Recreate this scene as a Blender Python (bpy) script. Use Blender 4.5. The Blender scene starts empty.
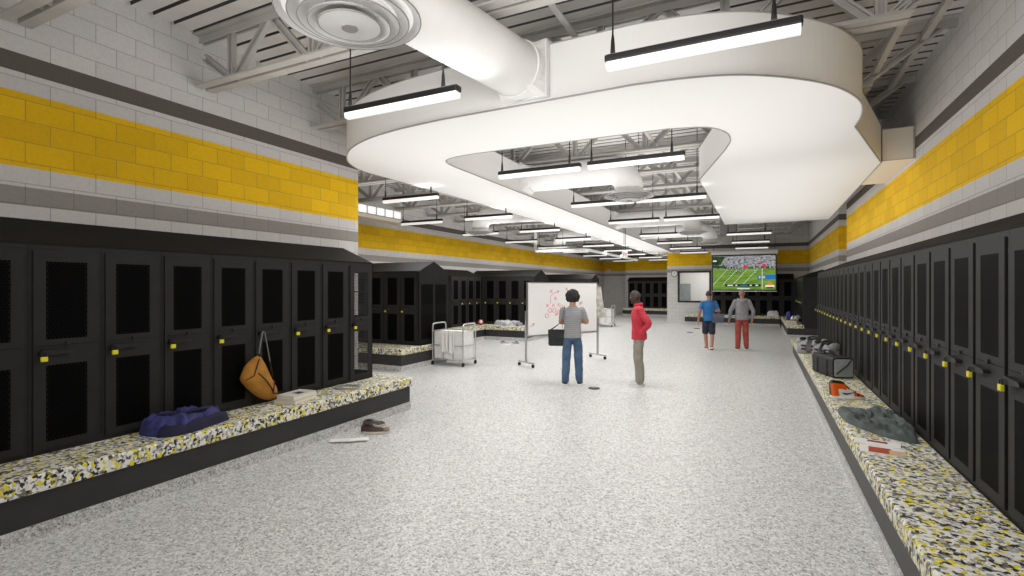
import bpy, bmesh, math, random
from mathutils import Vector, Matrix, noise
random.seed(4)
sc = bpy.context.scene
COL = sc.collection
R = math.radians
ORD = ['first','second','third','fourth','fifth','sixth','seventh','eighth','ninth','tenth','eleventh','twelfth','thirteenth',
       'fourteenth','fifteenth','sixteenth','seventeenth','eighteenth','nineteenth','twentieth','twenty-first','twenty-second',
       'twenty-third','twenty-fourth','twenty-fifth','twenty-sixth','twenty-seventh','twenty-eighth']

# ------------------------------------------------------------------ materials
def mat(name, col, rough=.6, metal=0, emit=0, spec=.5):
    m = bpy.data.materials.new(name); m.use_nodes = True
    b = m.node_tree.nodes['Principled BSDF']
    b.inputs['Base Color'].default_value = (*col, 1)
    b.inputs['Roughness'].default_value = rough
    b.inputs['Metallic'].default_value = metal
    b.inputs['Specular IOR Level'].default_value = spec
    if emit:
        b.inputs['Emission Color'].default_value = (*col, 1); b.inputs['Emission Strength'].default_value = emit
    return m

class NT:
    def __init__(s, m): s.t = m.node_tree; s.b = s.t.nodes['Principled BSDF']
    def n(s, typ, **kw):
        o = s.t.nodes.new(typ)
        for k, v in kw.items(): setattr(o, k, v)
        return o
    def l(s, a, b): s.t.links.new(a, b)
    def math(s, op, a, b=None, c=None):
        o = s.n('ShaderNodeMath', operation=op)
        for i, v in enumerate((a, b, c)):
            if v is None: continue
            if isinstance(v, (int, float)): o.inputs[i].default_value = v
            else: s.l(v, o.inputs[i])
        return o.outputs[0]
    def mix(s, f, a, b, mode='MIX'):
        o = s.n('ShaderNodeMix', data_type='RGBA', blend_type=mode)
        for i, v in ((0, f), (6, a), (7, b)):
            if isinstance(v, (int, float)): o.inputs[i].default_value = v
            elif isinstance(v, tuple): o.inputs[i].default_value = (*v, 1)
            else: s.l(v, o.inputs[i])
        return o.outputs[2]
    def ramp(s, f, stops, const=True):
        o = s.n('ShaderNodeValToRGB'); e = o.color_ramp
        e.interpolation = 'CONSTANT' if const else 'LINEAR'
        while len(e.elements) < len(stops): e.elements.new(.5)
        for el, (p, c) in zip(e.elements, stops): el.position = p; el.color = (*c, 1)
        s.l(f, o.inputs[0]); return o.outputs[0]

def noisy(name, col, col2, scale, rough=.8, bump=0, **kw):
    m = mat(name, col, rough, **kw); t = NT(m)
    tc = t.n('ShaderNodeTexCoord'); nz = t.n('ShaderNodeTexNoise'); nz.inputs['Scale'].default_value = scale; nz.inputs['Detail'].default_value = 4
    t.l(tc.outputs['Object'], nz.inputs['Vector'])
    t.l(t.ramp(nz.outputs[0], [(.35, col), (.65, col2)], False), t.b.inputs['Base Color'])
    if bump:
        bp = t.n('ShaderNodeBump'); bp.inputs['Strength'].default_value = bump; bp.inputs['Distance'].default_value = .01
        t.l(nz.outputs[0], bp.inputs['Height']); t.l(bp.outputs[0], t.b.inputs['Normal'])
    return m

def block_wall(name, axis):
    m = mat(name, (.6,.6,.6), .85); t = NT(m)
    g = t.n('ShaderNodeNewGeometry'); sp = t.n('ShaderNodeSeparateXYZ'); t.l(g.outputs['Position'], sp.inputs[0])
    z = sp.outputs[2]; u = sp.outputs[1 if axis == 'y' else 0]
    cb = t.n('ShaderNodeCombineXYZ'); t.l(u, cb.inputs[0]); t.l(t.math('SUBTRACT', z, .17), cb.inputs[1])
    br = t.n('ShaderNodeTexBrick'); t.l(cb.outputs[0], br.inputs['Vector'])
    br.offset = .5; br.inputs['Scale'].default_value = 1; br.inputs['Brick Width'].default_value = .344; br.inputs['Row Height'].default_value = .18
    br.inputs['Mortar Size'].default_value = .004; br.inputs['Mortar Smooth'].default_value = .3; br.inputs['Bias'].default_value = -.25
    br.inputs['Color1'].default_value = (1,1,1,1); br.inputs['Color2'].default_value = (0,0,0,1); br.inputs['Mortar'].default_value = (.5,.5,.5,1)
    def b3(s): return t.mix(br.outputs['Color'], s[1], s[0])
    zz = t.math('DIVIDE', z, 5)
    light = ((.74,.725,.715), (.68,.665,.655))
    yel = b3(((1.0,.61,.001), (.84,.49,.001)))
    lgt = b3(light)
    band = lambda a, c: t.math('MULTIPLY', t.math('GREATER_THAN', z, a), t.math('LESS_THAN', z, c))
    col = t.mix(band(2.5, 2.66), lgt, (.36,.34,.32))
    col = t.mix(band(3.64, 3.80), col, (.135,.118,.104))
    col = t.mix(band(2.83, 3.47), col, yel)
    col = t.mix(t.math('MULTIPLY', br.outputs['Fac'], .45), col, (.12,.11,.1))
    nz = t.n('ShaderNodeTexNoise'); nz.inputs['Scale'].default_value = 45; nz.inputs['Detail'].default_value = 3
    t.l(g.outputs['Position'], nz.inputs['Vector'])
    col = t.mix(.2, col, t.ramp(nz.outputs[0], [(.3,(.55,.55,.55)),(.7,(1,1,1))], False), 'MULTIPLY')
    t.l(col, t.b.inputs['Base Color'])
    bp = t.n('ShaderNodeBump'); bp.inputs['Strength'].default_value = .35; bp.inputs['Distance'].default_value = .01; bp.invert = True
    t.l(br.outputs['Fac'], bp.inputs['Height']); t.l(bp.outputs[0], t.b.inputs['Normal'])
    return m

def terrazzo(name, k=1.0, scale=62):
    m = mat(name, (.6,.6,.6), .38); t = NT(m)
    g = t.n('ShaderNodeNewGeometry')
    nz = t.n('ShaderNodeTexNoise'); nz.inputs['Scale'].default_value = 40; t.l(g.outputs['Position'], nz.inputs['Vector'])
    v1 = t.mix(.03, g.outputs['Position'], nz.outputs['Color'], 'ADD')
    a = t.n('ShaderNodeTexVoronoi'); a.inputs['Scale'].default_value = scale; t.l(v1, a.inputs['Vector'])
    b = t.n('ShaderNodeTexVoronoi'); b.inputs['Scale'].default_value = scale*2.1; t.l(v1, b.inputs['Vector'])
    sa = t.n('ShaderNodeSeparateColor'); t.l(a.outputs['Color'], sa.inputs[0])
    sb = t.n('ShaderNodeSeparateColor'); t.l(b.outputs['Color'], sb.inputs[0])
    s = lambda v: (v*k, v*k*1.005, v*k*1.005)
    ca = t.ramp(sa.outputs[0], [(0,s(.13)),(.10,s(.33)),(.28,s(.55)),(.5,s(.72)),(.8,s(.86))])
    cb = t.ramp(sb.outputs[0], [(0,s(.10)),(.12,s(.38)),(.3,s(.66)),(.6,s(.85))])
    t.l(t.mix(.5, ca, cb), t.b.inputs['Base Color'])
    return m

def flakes(name):
    m = mat(name, (.6,.6,.6), .55); t = NT(m)
    g = t.n('ShaderNodeNewGeometry')
    nz = t.n('ShaderNodeTexNoise'); nz.inputs['Scale'].default_value = 44; t.l(g.outputs['Position'], nz.inputs['Vector'])
    v1 = t.mix(.035, g.outputs['Position'], nz.outputs['Color'], 'ADD')
    a = t.n('ShaderNodeTexVoronoi'); a.inputs['Scale'].default_value = 46; t.l(v1, a.inputs['Vector'])
    sa = t.n('ShaderNodeSeparateColor'); t.l(a.outputs['Color'], sa.inputs[0])
    c = t.ramp(sa.outputs[0], [(0,(.012,.012,.014)),(.17,(.16,.16,.15)),(.27,(.42,.42,.40)),(.42,(.76,.75,.70)),(.60,(.86,.85,.80)),(.84,(.80,.68,.01))])
    t.l(c, t.b.inputs['Base Color']); return m

def perforated(name, base, hole=(.0025,.0025,.0028), clear=False, pitch=.026, edge=None):
    m = mat(name, base, .5); t = NT(m)
    tc = t.n('ShaderNodeTexCoord'); sp = t.n('ShaderNodeSeparateXYZ'); t.l(tc.outputs['Object'], sp.inputs[0])
    su = t.math('ADD', sp.outputs[0], sp.outputs[1])
    v = t.math('DIVIDE', sp.outputs[2], pitch*.866)
    row = t.math('FLOOR', v)
    u = t.math('ADD', t.math('DIVIDE', su, pitch), t.math('MULTIPLY', t.math('FLOORED_MODULO', row, 2), .5))
    fx = t.math('SUBTRACT', t.math('FRACT', u), .5)
    fz = t.math('MULTIPLY', t.math('SUBTRACT', t.math('FRACT', v), .5), .866)
    d = t.math('SQRT', t.math('ADD', t.math('MULTIPLY', fx, fx), t.math('MULTIPLY', fz, fz)))
    h = t.math('LESS_THAN', d, .44)
    t.l(t.mix(h, base, hole), t.b.inputs['Base Color'])
    if edge:
        ax = t.math('GREATER_THAN', t.math('ABSOLUTE', sp.outputs[0]), .121)
        za = t.math('DIVIDE', t.math('ABSOLUTE', t.math('SUBTRACT', sp.outputs[2], .865)), .305)
        zb = t.math('DIVIDE', t.math('ABSOLUTE', t.math('SUBTRACT', sp.outputs[2], 1.6875)), .3125)
        rim = t.math('MAXIMUM', ax, t.math('GREATER_THAN', t.math('MINIMUM', za, zb), .95))
        t.l(t.mix(h, t.mix(rim, base, edge), hole), t.b.inputs['Base Color'])
    if clear:
        t.l(t.math('SUBTRACT', 1, h), t.b.inputs['Alpha'])
    else:
        t.b.inputs['Specular IOR Level'].default_value = .03
    return m

def stripes(name, a, b, period, axis=2):
    m = mat(name, a, .9); t = NT(m)
    tc = t.n('ShaderNodeTexCoord'); sp = t.n('ShaderNodeSeparateXYZ'); t.l(tc.outputs['Object'], sp.inputs[0])
    f = t.math('FRACT', t.math('DIVIDE', sp.outputs[axis], period))
    t.l(t.mix(t.math('GREATER_THAN', f, .62), a, b), t.b.inputs['Base Color']); return m

M = {}
M['wall_y'] = block_wall('painted_block_long', 'y'); M['wall_x'] = block_wall('painted_block_cross', 'x')
M['floor'] = terrazzo('speckled_floor'); M['plinth'] = terrazzo('speckled_plinth', .86)
M['flake'] = flakes('flake_pad')
M['locker'] = noisy('black_locker_paint', (.0165,.0157,.016), (.020,.019,.0193), 8, .55, spec=.28)
M['hood'] = noisy('black_hood_paint', (.0125,.012,.0121), (.015,.0143,.0145), 5, .75, spec=.15)
M['perf'] = perforated('perforated_steel', (.007,.0067,.0069), hole=(.0012,.0012,.0013), edge=(.018,.0172,.0175))
M['perfclear'] = perforated('perforated_steel_open', (.022,.021,.0213), clear=True)
M['bench'] = noisy('dark_bench_laminate', (.022,.0205,.021), (.027,.0255,.026), 6, .45)
M['black'] = mat('black_metal', (.008,.008,.009), .45)
M['blackrub'] = mat('black_rubber', (.012,.012,.012), .8)
M['padlock'] = mat('yellow_padlock', (.80,.72,.01), .4)
M['white'] = mat('white_board_paint', (.86,.855,.845), .7)
M['duct'] = noisy('white_duct_paint', (.83,.825,.82), (.87,.865,.86), 3, .55)
M['outline_grey'] = mat('edge_outline_grey', (.36,.35,.34), .6)
M['deck'] = noisy('roof_deck_paint', (.64,.625,.60), (.72,.705,.68), 2, .6)
M['deckgap'] = mat('roof_deck_shadow_gap', (.10,.096,.09), .8)  # shade in the deck grooves, painted as a much darker colour
M['joist'] = noisy('grey_steel_paint', (.44,.43,.41), (.52,.505,.48), 3, .5)
M['glow'] = mat('light_diffuser', (1,.985,.96), .5, emit=.5)
M['upglow'] = mat('added_uplight', (.3,.3,.3), .5, emit=.12)
M['chrome'] = mat('brushed_steel', (.62,.62,.63), .28, .9)
M['linen'] = noisy('white_linen', (.80,.80,.79), (.88,.88,.87), 12, .95, .1)
M['glassy'] = mat('white_board_gloss', (.90,.90,.90), .2)
M['red_ink'] = mat('red_marker', (.80,.10,.17), .6)
M['paper'] = mat('paper_pages', (.80,.76,.66), .9)

# ------------------------------------------------------------------ mesh helpers
class MB:
    def __init__(s): s.bm = bmesh.new(); s.mi = 0
    def face(s, vs):
        try: f = s.bm.faces.new(vs); f.material_index = s.mi; return f
        except ValueError: return None
    def v(s, p): return s.bm.verts.new(p)
    def box(s, x0, x1, y0, y1, z0, z1):
        p = [s.v((x, y, z)) for z in (z0, z1) for x, y in ((x0,y0),(x1,y0),(x1,y1),(x0,y1))]
        for q in ((3,2,1,0),(4,5,6,7),(0,1,5,4),(1,2,6,5),(2,3,7,6),(3,0,4,7)): s.face([p[i] for i in q])
        return s
    def prism(s, poly, d0, d1, axis='z'):
        # poly in the two other axes; extruded along axis
        def P(a, b, d): return (a, b, d) if axis == 'z' else ((d, a, b) if axis == 'x' else (a, d, b))
        A = [s.v(P(a, b, d0)) for a, b in poly]; B = [s.v(P(a, b, d1)) for a, b in poly]
        n = len(poly); s.face(A[::-1]); s.face(B)
        for i in range(n): s.face([A[i], A[(i+1) % n], B[(i+1) % n], B[i]])
        return s
    def tube(s, pts, r, n=8, caps=True, closed=False, flat=1.0, up=None):
        pts = [Vector(p) for p in pts]; rs = r if isinstance(r, (list, tuple)) else [r]*len(pts)
        rings = []; ref = None
        for i, p in enumerate(pts):
            if closed: d = pts[(i+1) % len(pts)] - pts[i-1]
            else: d = (pts[min(i+1, len(pts)-1)] - pts[max(i-1, 0)])
            d.normalize()
            if ref is None:
                ref = Vector(up) if up else (Vector((0,0,1)) if abs(d.z) < .9 else Vector((1,0,0)))
            a = ref - d*ref.dot(d)
            if a.length < 1e-5: a = d.orthogonal()
            a.normalize(); ref = a if not up else Vector(up); b = d.cross(a)
            rr = rs[i]; rx, ry = rr if isinstance(rr, (list, tuple)) else (rr, rr*flat)
            rings.append([s.v(p + a*(ry*math.cos(2*math.pi*k/n)) + b*(rx*math.sin(2*math.pi*k/n))) for k in range(n)])
        m = len(rings)
        for i in range(m if closed else m-1):
            A, B = rings[i], rings[(i+1) % m]
            for k in range(n): s.face([A[k], A[(k+1) % n], B[(k+1) % n], B[k]])
        if caps and not closed: s.face(rings[0][::-1]); s.face(rings[-1])
        return s
    def lathe(s, prof, c=(0,0,0), n=24, axis='z'):
        rings = []
        for r, h in prof:
            ring = []
            for k in range(n):
                a = 2*math.pi*k/n; x, y = r*math.cos(a), r*math.sin(a)
                q = (x, y, h) if axis == 'z' else ((h, x, y) if axis == 'x' else (x, h, y))
                ring.append(s.v((c[0]+q[0], c[1]+q[1], c[2]+q[2])))
            rings.append(ring)
        for A, B in zip(rings, rings[1:]):
            for k in range(n): s.face([A[k], A[(k+1) % n], B[(k+1) % n], B[k]])
        if prof[0][0] > 1e-6: s.face(rings[0][::-1])
        if prof[-1][0] > 1e-6: s.face(rings[-1])
        return s
    def ell(s, c, r, n=16, fn=None):
        m = n//2; rings = []
        for i in range(1, m):
            th = math.pi*i/m; ring = []
            for k in range(n):
                a = 2*math.pi*k/n; d = Vector((math.sin(th)*math.cos(a), math.sin(th)*math.sin(a), math.cos(th)))
                p = Vector((d.x*r[0], d.y*r[1], d.z*r[2]))
                if fn: p = fn(d, p)
                ring.append(s.v(Vector(c)+p))
            rings.append(ring)
        def pole(z):
            d = Vector((0,0,z)); p = Vector((0,0,r[2]*z)); p = fn(d, p) if fn else p
            return s.v(Vector(c)+p)
        t, b = pole(1), pole(-1)
        for k in range(n):
            s.face([t, rings[0][k], rings[0][(k+1) % n]]); s.face([b, rings[-1][(k+1) % n], rings[-1][k]])
        for A, B in zip(rings, rings[1:]):
            for k in range(n): s.face([A[k], B[k], B[(k+1) % n], A[(k+1) % n]])
        return s
    def plate(s, xs, zs, holes, y0, y1):
        nx, nz = len(xs)-1, len(zs)-1
        on = lambda i, j: 0 <= i < nx and 0 <= j < nz and (i, j) not in holes
        V = {}
        def g(i, j, y):
            k = (i, j, y)
            if k not in V: V[k] = s.v((xs[i], y, zs[j]))
            return V[k]
        for i in range(nx):
            for j in range(nz):
                if not on(i, j): continue
                s.face([g(i,j,y0), g(i+1,j,y0), g(i+1,j+1,y0), g(i,j+1,y0)])
                s.face([g(i,j+1,y1), g(i+1,j+1,y1), g(i+1,j,y1), g(i,j,y1)])
                if not on(i-1, j): s.face([g(i,j,y1), g(i,j,y0), g(i,j+1,y0), g(i,j+1,y1)])
                if not on(i+1, j): s.face([g(i+1,j,y0), g(i+1,j,y1), g(i+1,j+1,y1), g(i+1,j+1,y0)])
                if not on(i, j-1): s.face([g(i,j,y1), g(i+1,j,y1), g(i+1,j,y0), g(i,j,y0)])
                if not on(i, j+1): s.face([g(i,j+1,y0), g(i+1,j+1,y0), g(i+1,j+1,y1), g(i,j+1,y1)])
        return s
    def build(s, name, mats, parent=None, bevel=0, smooth=False, loc=None, rot=None):
        bmesh.ops.recalc_face_normals(s.bm, faces=s.bm.faces)
        me = bpy.data.meshes.new(name); s.bm.to_mesh(me); s.bm.free()
        for m in (mats if isinstance(mats, (list, tuple)) else [mats]): me.materials.append(m)
        if smooth:
            for p in me.polygons: p.use_smooth = True
        o = bpy.data.objects.new(name, me); COL.objects.link(o)
        if parent: o.parent = parent
        if loc: o.location = loc
        if rot: o.rotation_euler = rot
        if bevel:
            b = o.modifiers.new('bevel', 'BEVEL'); b.width = bevel; b.segments = 2; b.limit_method = 'ANGLE'
        if smooth == 'auto':
            e = o.modifiers.new('split', 'EDGE_SPLIT'); e.split_angle = R(40)
        return o

def tag(o, label=None, cat=None, group=None, kind=None):
    if label: o['label'] = label
    if cat: o['category'] = cat
    if group: o['group'] = group
    if kind: o['kind'] = kind
    return o
def thing(name, label, cat, loc=(0,0,0), rz=0, group=None):
    o = bpy.data.objects.new(name, None); COL.objects.link(o); o.location = loc; o.rotation_euler = (0,0,rz)
    o.empty_display_size = .1
    return tag(o, label, cat, group)
def copy_tree(o, parent=None):
    c = o.copy(); COL.objects.link(c)
    if parent: c.parent = parent
    for ch in list(o.children): copy_tree(ch, c)
    return c
def struct(name, mb, m, **kw):
    return tag(mb.build(name, m, **kw), kind='structure')
def catmull(pts, n=6, closed=False):
    P = [Vector(p) for p in pts]; out = []
    m = len(P)
    for i in range(m if closed else m-1):
        a, b, c, d = (P[(i-1) % m], P[i], P[(i+1) % m], P[(i+2) % m]) if closed else (P[max(i-1,0)], P[i], P[i+1], P[min(i+2, m-1)])
        for k in range(n):
            t = k/n
            out.append(.5*((2*b)+(c-a)*t+(2*a-5*b+4*c-d)*t*t+(3*b-a-3*c+d)*t**3))
    if not closed: out.append(P[-1])
    return out

# ------------------------------------------------------------------ the setting
XL, XF, XR = -5.70, -9.55, 1.87
ZT = 4.75
struct('floor', MB().box(-10, 3.2, -3, 35, -.2, 0), M['floor'])
struct('wall_left', MB().box(XL-.2, XL, -3, 6.09, 0, ZT), M['wall_y'])
struct('wall_left_return', MB().box(XF-.2, XL-.2, 5.89, 6.09, 0, ZT), M['wall_x'])
struct('wall_far_left', MB().box(XF-.2, XF, 6.09, 33.6, 0, ZT), M['wall_y'])
struct('wall_back_left', MB().box(XF-.2, -7.75, 33.6, 33.8, 0, ZT), M['wall_x'])
struct('wall_alcove', MB().box(-7.75, -4.2, 32.3, 33.8, 0, ZT), M['wall_x'])
struct('wall_alcove_side', MB().box(-4.2, -4.0, 26.5, 33.8, 0, ZT), M['wall_y'])
YB = 26.3
struct('wall_back', MB().plate([-4.2, -3.6, -2.22, 2.4], [0, 1.10, 2.48, ZT], {(1,1)}, YB, YB+.2), M['wall_x'])
struct('wall_right', MB().box(XR, XR+.2, -3, 14.45, 0, ZT), M['wall_y'])
struct('wall_right_recess', MB().box(2.3, 2.5, 14.25, 16.7, 0, ZT), M['wall_y'])
struct('wall_right_recess_end', MB().box(XR+.2, 2.3, 14.25, 14.45, 0, ZT), M['wall_x'])
struct('wall_right_face', MB().box(1.95, 2.3, 16.5, 16.7, 0, ZT), M['wall_x'])
struct('wall_right_far', MB().box(1.95, 2.15, 16.7, YB, 0, ZT), M['wall_y'])
# ribbed roof deck, ribs running across the room
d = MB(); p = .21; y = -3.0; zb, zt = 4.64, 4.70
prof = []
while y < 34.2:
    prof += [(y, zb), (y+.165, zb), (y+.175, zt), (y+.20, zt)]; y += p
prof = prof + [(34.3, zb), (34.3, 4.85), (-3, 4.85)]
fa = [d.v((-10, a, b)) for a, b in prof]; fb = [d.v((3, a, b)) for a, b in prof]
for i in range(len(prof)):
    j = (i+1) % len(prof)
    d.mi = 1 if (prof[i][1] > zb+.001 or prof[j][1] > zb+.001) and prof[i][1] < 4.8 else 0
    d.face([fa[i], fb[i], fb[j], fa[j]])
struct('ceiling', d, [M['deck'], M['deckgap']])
# window into the office
wf = MB().plate([-3.69,-3.6,-2.22,-2.13], [1.01,1.10,2.48,2.57], {(1,1)}, YB-.03, YB+.1)
w = struct('window_1', wf, M['black'])
gm = mat('office_glass', (.9,.95,.95), .03); gm.node_tree.nodes['Principled BSDF'].inputs['Alpha'].default_value = .12
MB().box(-3.6,-2.22,YB+.05,YB+.056,1.10,2.48).build('pane', gm, w)
off = mat('office_wall_paint', (.72,.71,.69), .8)
struct('wall_office_back', MB().box(-4.0, -.4, 29.4, 29.5, 0, 3.2), off)
struct('wall_office_side', MB().box(-.5, -.4, YB+.2, 29.4, 0, 3.2), off)
struct('ceiling_office', MB().box(-4.0, -.4, YB+.2, 29.5, 3.1, 3.2), off)
cab = thing('office_cabinet', 'grey green cabinet standing in the office behind the window', 'cabinet', (-3.69,28.9,0))
MB().box(-.28,.28,-.25,.25,0,1.95).build('carcass', mat('teal_grey', (.10,.14,.145), .6), cab, bevel=.01)
for s_ in (-1,1): MB().box(min(.01*s_,.26*s_),max(.01*s_,.26*s_),-.27,-.252,.05,1.9).build('door', mat('teal_grey_door', (.13,.17,.175), .6), cab)

# ------------------------------------------------------------------ roof joists
def channel(L, w=.085, h=.05, t=.022):
    # U channel along local z, open side to -y
    mb = MB()
    mb.prism([(-w/2,-h/2),(-w/2+t,-h/2),(-w/2+t,h/2-t),(w/2-t,h/2-t),(w/2-t,-h/2),(w/2,-h/2),(w/2,h/2),(-w/2,h/2)], 0, L)
    return mb
def seg_obj(name, a, b, parent, me=None):
    a, b = Vector(a), Vector(b); L = (b-a).length
    dv = (b-a).normalized(); y = Vector((0,1,0)); x = y.cross(dv).normalized(); y = dv.cross(x)
    mt = Matrix((x, y, dv)).transposed().to_4x4(); mt.translation = a
    if me is None: o = channel(L).build(name, M['joist'])
    else: o = bpy.data.objects.new(name, me); COL.objects.link(o)
    o.parent = parent; o.matrix_local = mt; return o
ZB, ZU = 4.03, 4.60
webs = {}
jy = [1.98 + 1.625*k for k in range(19)]
for k, y in enumerate(jy):
    x0 = XL if y < 6 else XF
    x1 = XR if y < 14.4 else (1.95 if y < 26 else -4.2)
    if y > 16.4 and y < 26: x1 = 1.95
    j = thing('roof_joist', f'grey steel roof joist under the deck, {ORD[k]} one back from the camera', 'joist', (0,y,0), 0, 'roof joists')
    key = ('c', x0, x1)
    if key not in webs:
        b = MB()
        for s_ in (-1,1): b.prism([(s_*.022,ZB),(s_*.115,ZB),(s_*.115,ZB+.018),(s_*.036,ZB+.018),(s_*.036,ZB+.07),(s_*.022,ZB+.07)], x0+.03, x1-.75, 'x')
        bo = b.build('bottom_chord', M['joist'], j)
        t = MB()
        for s_ in (-1,1): t.prism([(s_*.018,ZU+.04),(s_*.11,ZU+.04),(s_*.11,ZU+.022),(s_*.036,ZU+.022),(s_*.036,ZU-.05),(s_*.018,ZU-.05)], x0, x1, 'x')
        to = t.build('top_chord', M['joist'], j)
        webs[key] = (bo.data, to.data)
    else:
        for nm, me in zip(('bottom_chord','top_chord'), webs[key]):
            o = bpy.data.objects.new(nm, me); COL.objects.link(o); o.parent = j
    def web(kind, a, b):
        me = webs.get(kind); o = seg_obj('web_bar', a, b, j, me)
        webs[kind] = o.data
    web('end', (x0+.5,0,ZB+.05), (x0+.06,0,ZB+.36))
    web('endr', (x1-.85,0,ZB+.04), (x1-.1,0,ZU))
    x = x0+.52
    while x < x1-.9:
        web('v', (x,0,ZB+.04), (x,0,ZU))
        if x+.62 < x1-.1:
            web('u', (x+.07,0,ZB+.04), (x+.60,0,ZU))
            if x+1.2 < x1-.7: web('d', (x+.64,0,ZU), (x+1.15,0,ZB+.04))
        x += 1.22
for k, (x, z, nm) in enumerate(((1.12, 4.16,'lower bridging angle near the right wall'), (1.55, 4.45,'upper bridging angle beside the right wall'), (-1.6,4.16,'bridging angle over the middle of the room'),(-7.3,4.16,'bridging angle over the left bays'))):
    y0 = 2.2 if x > -6 else 6.3
    b = MB().prism([(x,z),(x+.06,z),(x+.06,z+.012),(x+.012,z+.012),(x+.012,z+.06),(x,z+.06)], y0, 26 if x > -4 else 32, 'y').build('bridging_angle', M['joist'])
    tag(b, 'long grey steel ' + nm, 'brace')

# ------------------------------------------------------------------ bulkhead
C2 = lambda pts, n=6: [(p.x, p.y) for p in catmull([(a, b, 0) for a, b in pts], n)]
outer = C2([(-.96,4.27),(-.5,4.33),(-.1,4.47),(.29,4.75),(.6,5.1),(.82,5.55),(.90,6.0),(.90,6.4)])
outer2 = [(1.49,8.45),(1.56,15.0),(-.87,15.0),(-.87,8.55)]
inner_r = C2([(-.40,6.85),(-.31,6.4),(-.34,6.02),(-.52,5.74),(-.9,5.62)])
inner_l = C2([(-3.1,5.58),(-3.5,5.60),(-3.75,5.68),(-3.87,5.86),(-3.9,6.15)])
leg = [(-3.9,29.0),(-5.12,29.0)]
left = C2([(-5.17,8.2),(-5.23,6.4),(-5.25,5.8),(-5.16,5.42),(-4.95,5.08),(-4.55,4.73),(-4.05,4.49),(-3.5,4.36),(-2.9,4.30)])
ring = outer + outer2 + inner_r + inner_l + leg + left
bk = thing('bulkhead', 'large white hanging U-shaped bulkhead with rounded corners', 'bulkhead')
from mathutils.geometry import tessellate_polygon
b = MB(); n = len(ring)
A = [b.v((x, y, 3.50)) for x, y in ring]; B = [b.v((x, y, 4.01)) for x, y in ring]
for i in range(n): b.face([A[i], A[(i+1) % n], B[(i+1) % n], B[i]])
for tri in tessellate_polygon([[Vector((x, y, 0)) for x, y in ring]]):
    b.face([A[i] for i in tri]); b.face([B[i] for i in tri])
b.build('shell', M['white'], bk)
MB().tube([(x, y, 3.50) for x, y in ring], .009, 6, closed=True).build('edge_outline', M['outline_grey'], bk)  # added grey tube that draws an outline along the lower edges
MB().tube([(x, y, 4.01) for x, y in ring], .007, 6, closed=True).build('edge_outline', M['outline_grey'], bk)  # same added outline along the upper edges
sd = thing('square_duct', 'short square white duct joining the bulkhead to the right wall', 'duct', (0,0,0))
MB().box(1.50, XR-.004, 8.45, 10.3, 3.52, 3.95).build('duct_box', mat('cream_board', (.84,.78,.68), .7), sd)
MB().tube([(1.5,8.445,3.52),(XR-.02,8.445,3.52),(XR-.02,8.445,3.95),(1.5,8.445,3.95)], .008, 6, closed=True).build('edge_outline', M['outline_grey'], sd)  # outline added around the duct front, no real trim
tag(MB().box(-1.12,-.66,17.0,17.9,3.42,4.02).build('air_unit', mat('grey_galvanised', (.22,.22,.22), .5, .3), bevel=.01), 'grey box air unit hung behind the bulkhead back edge', 'air unit')

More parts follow.
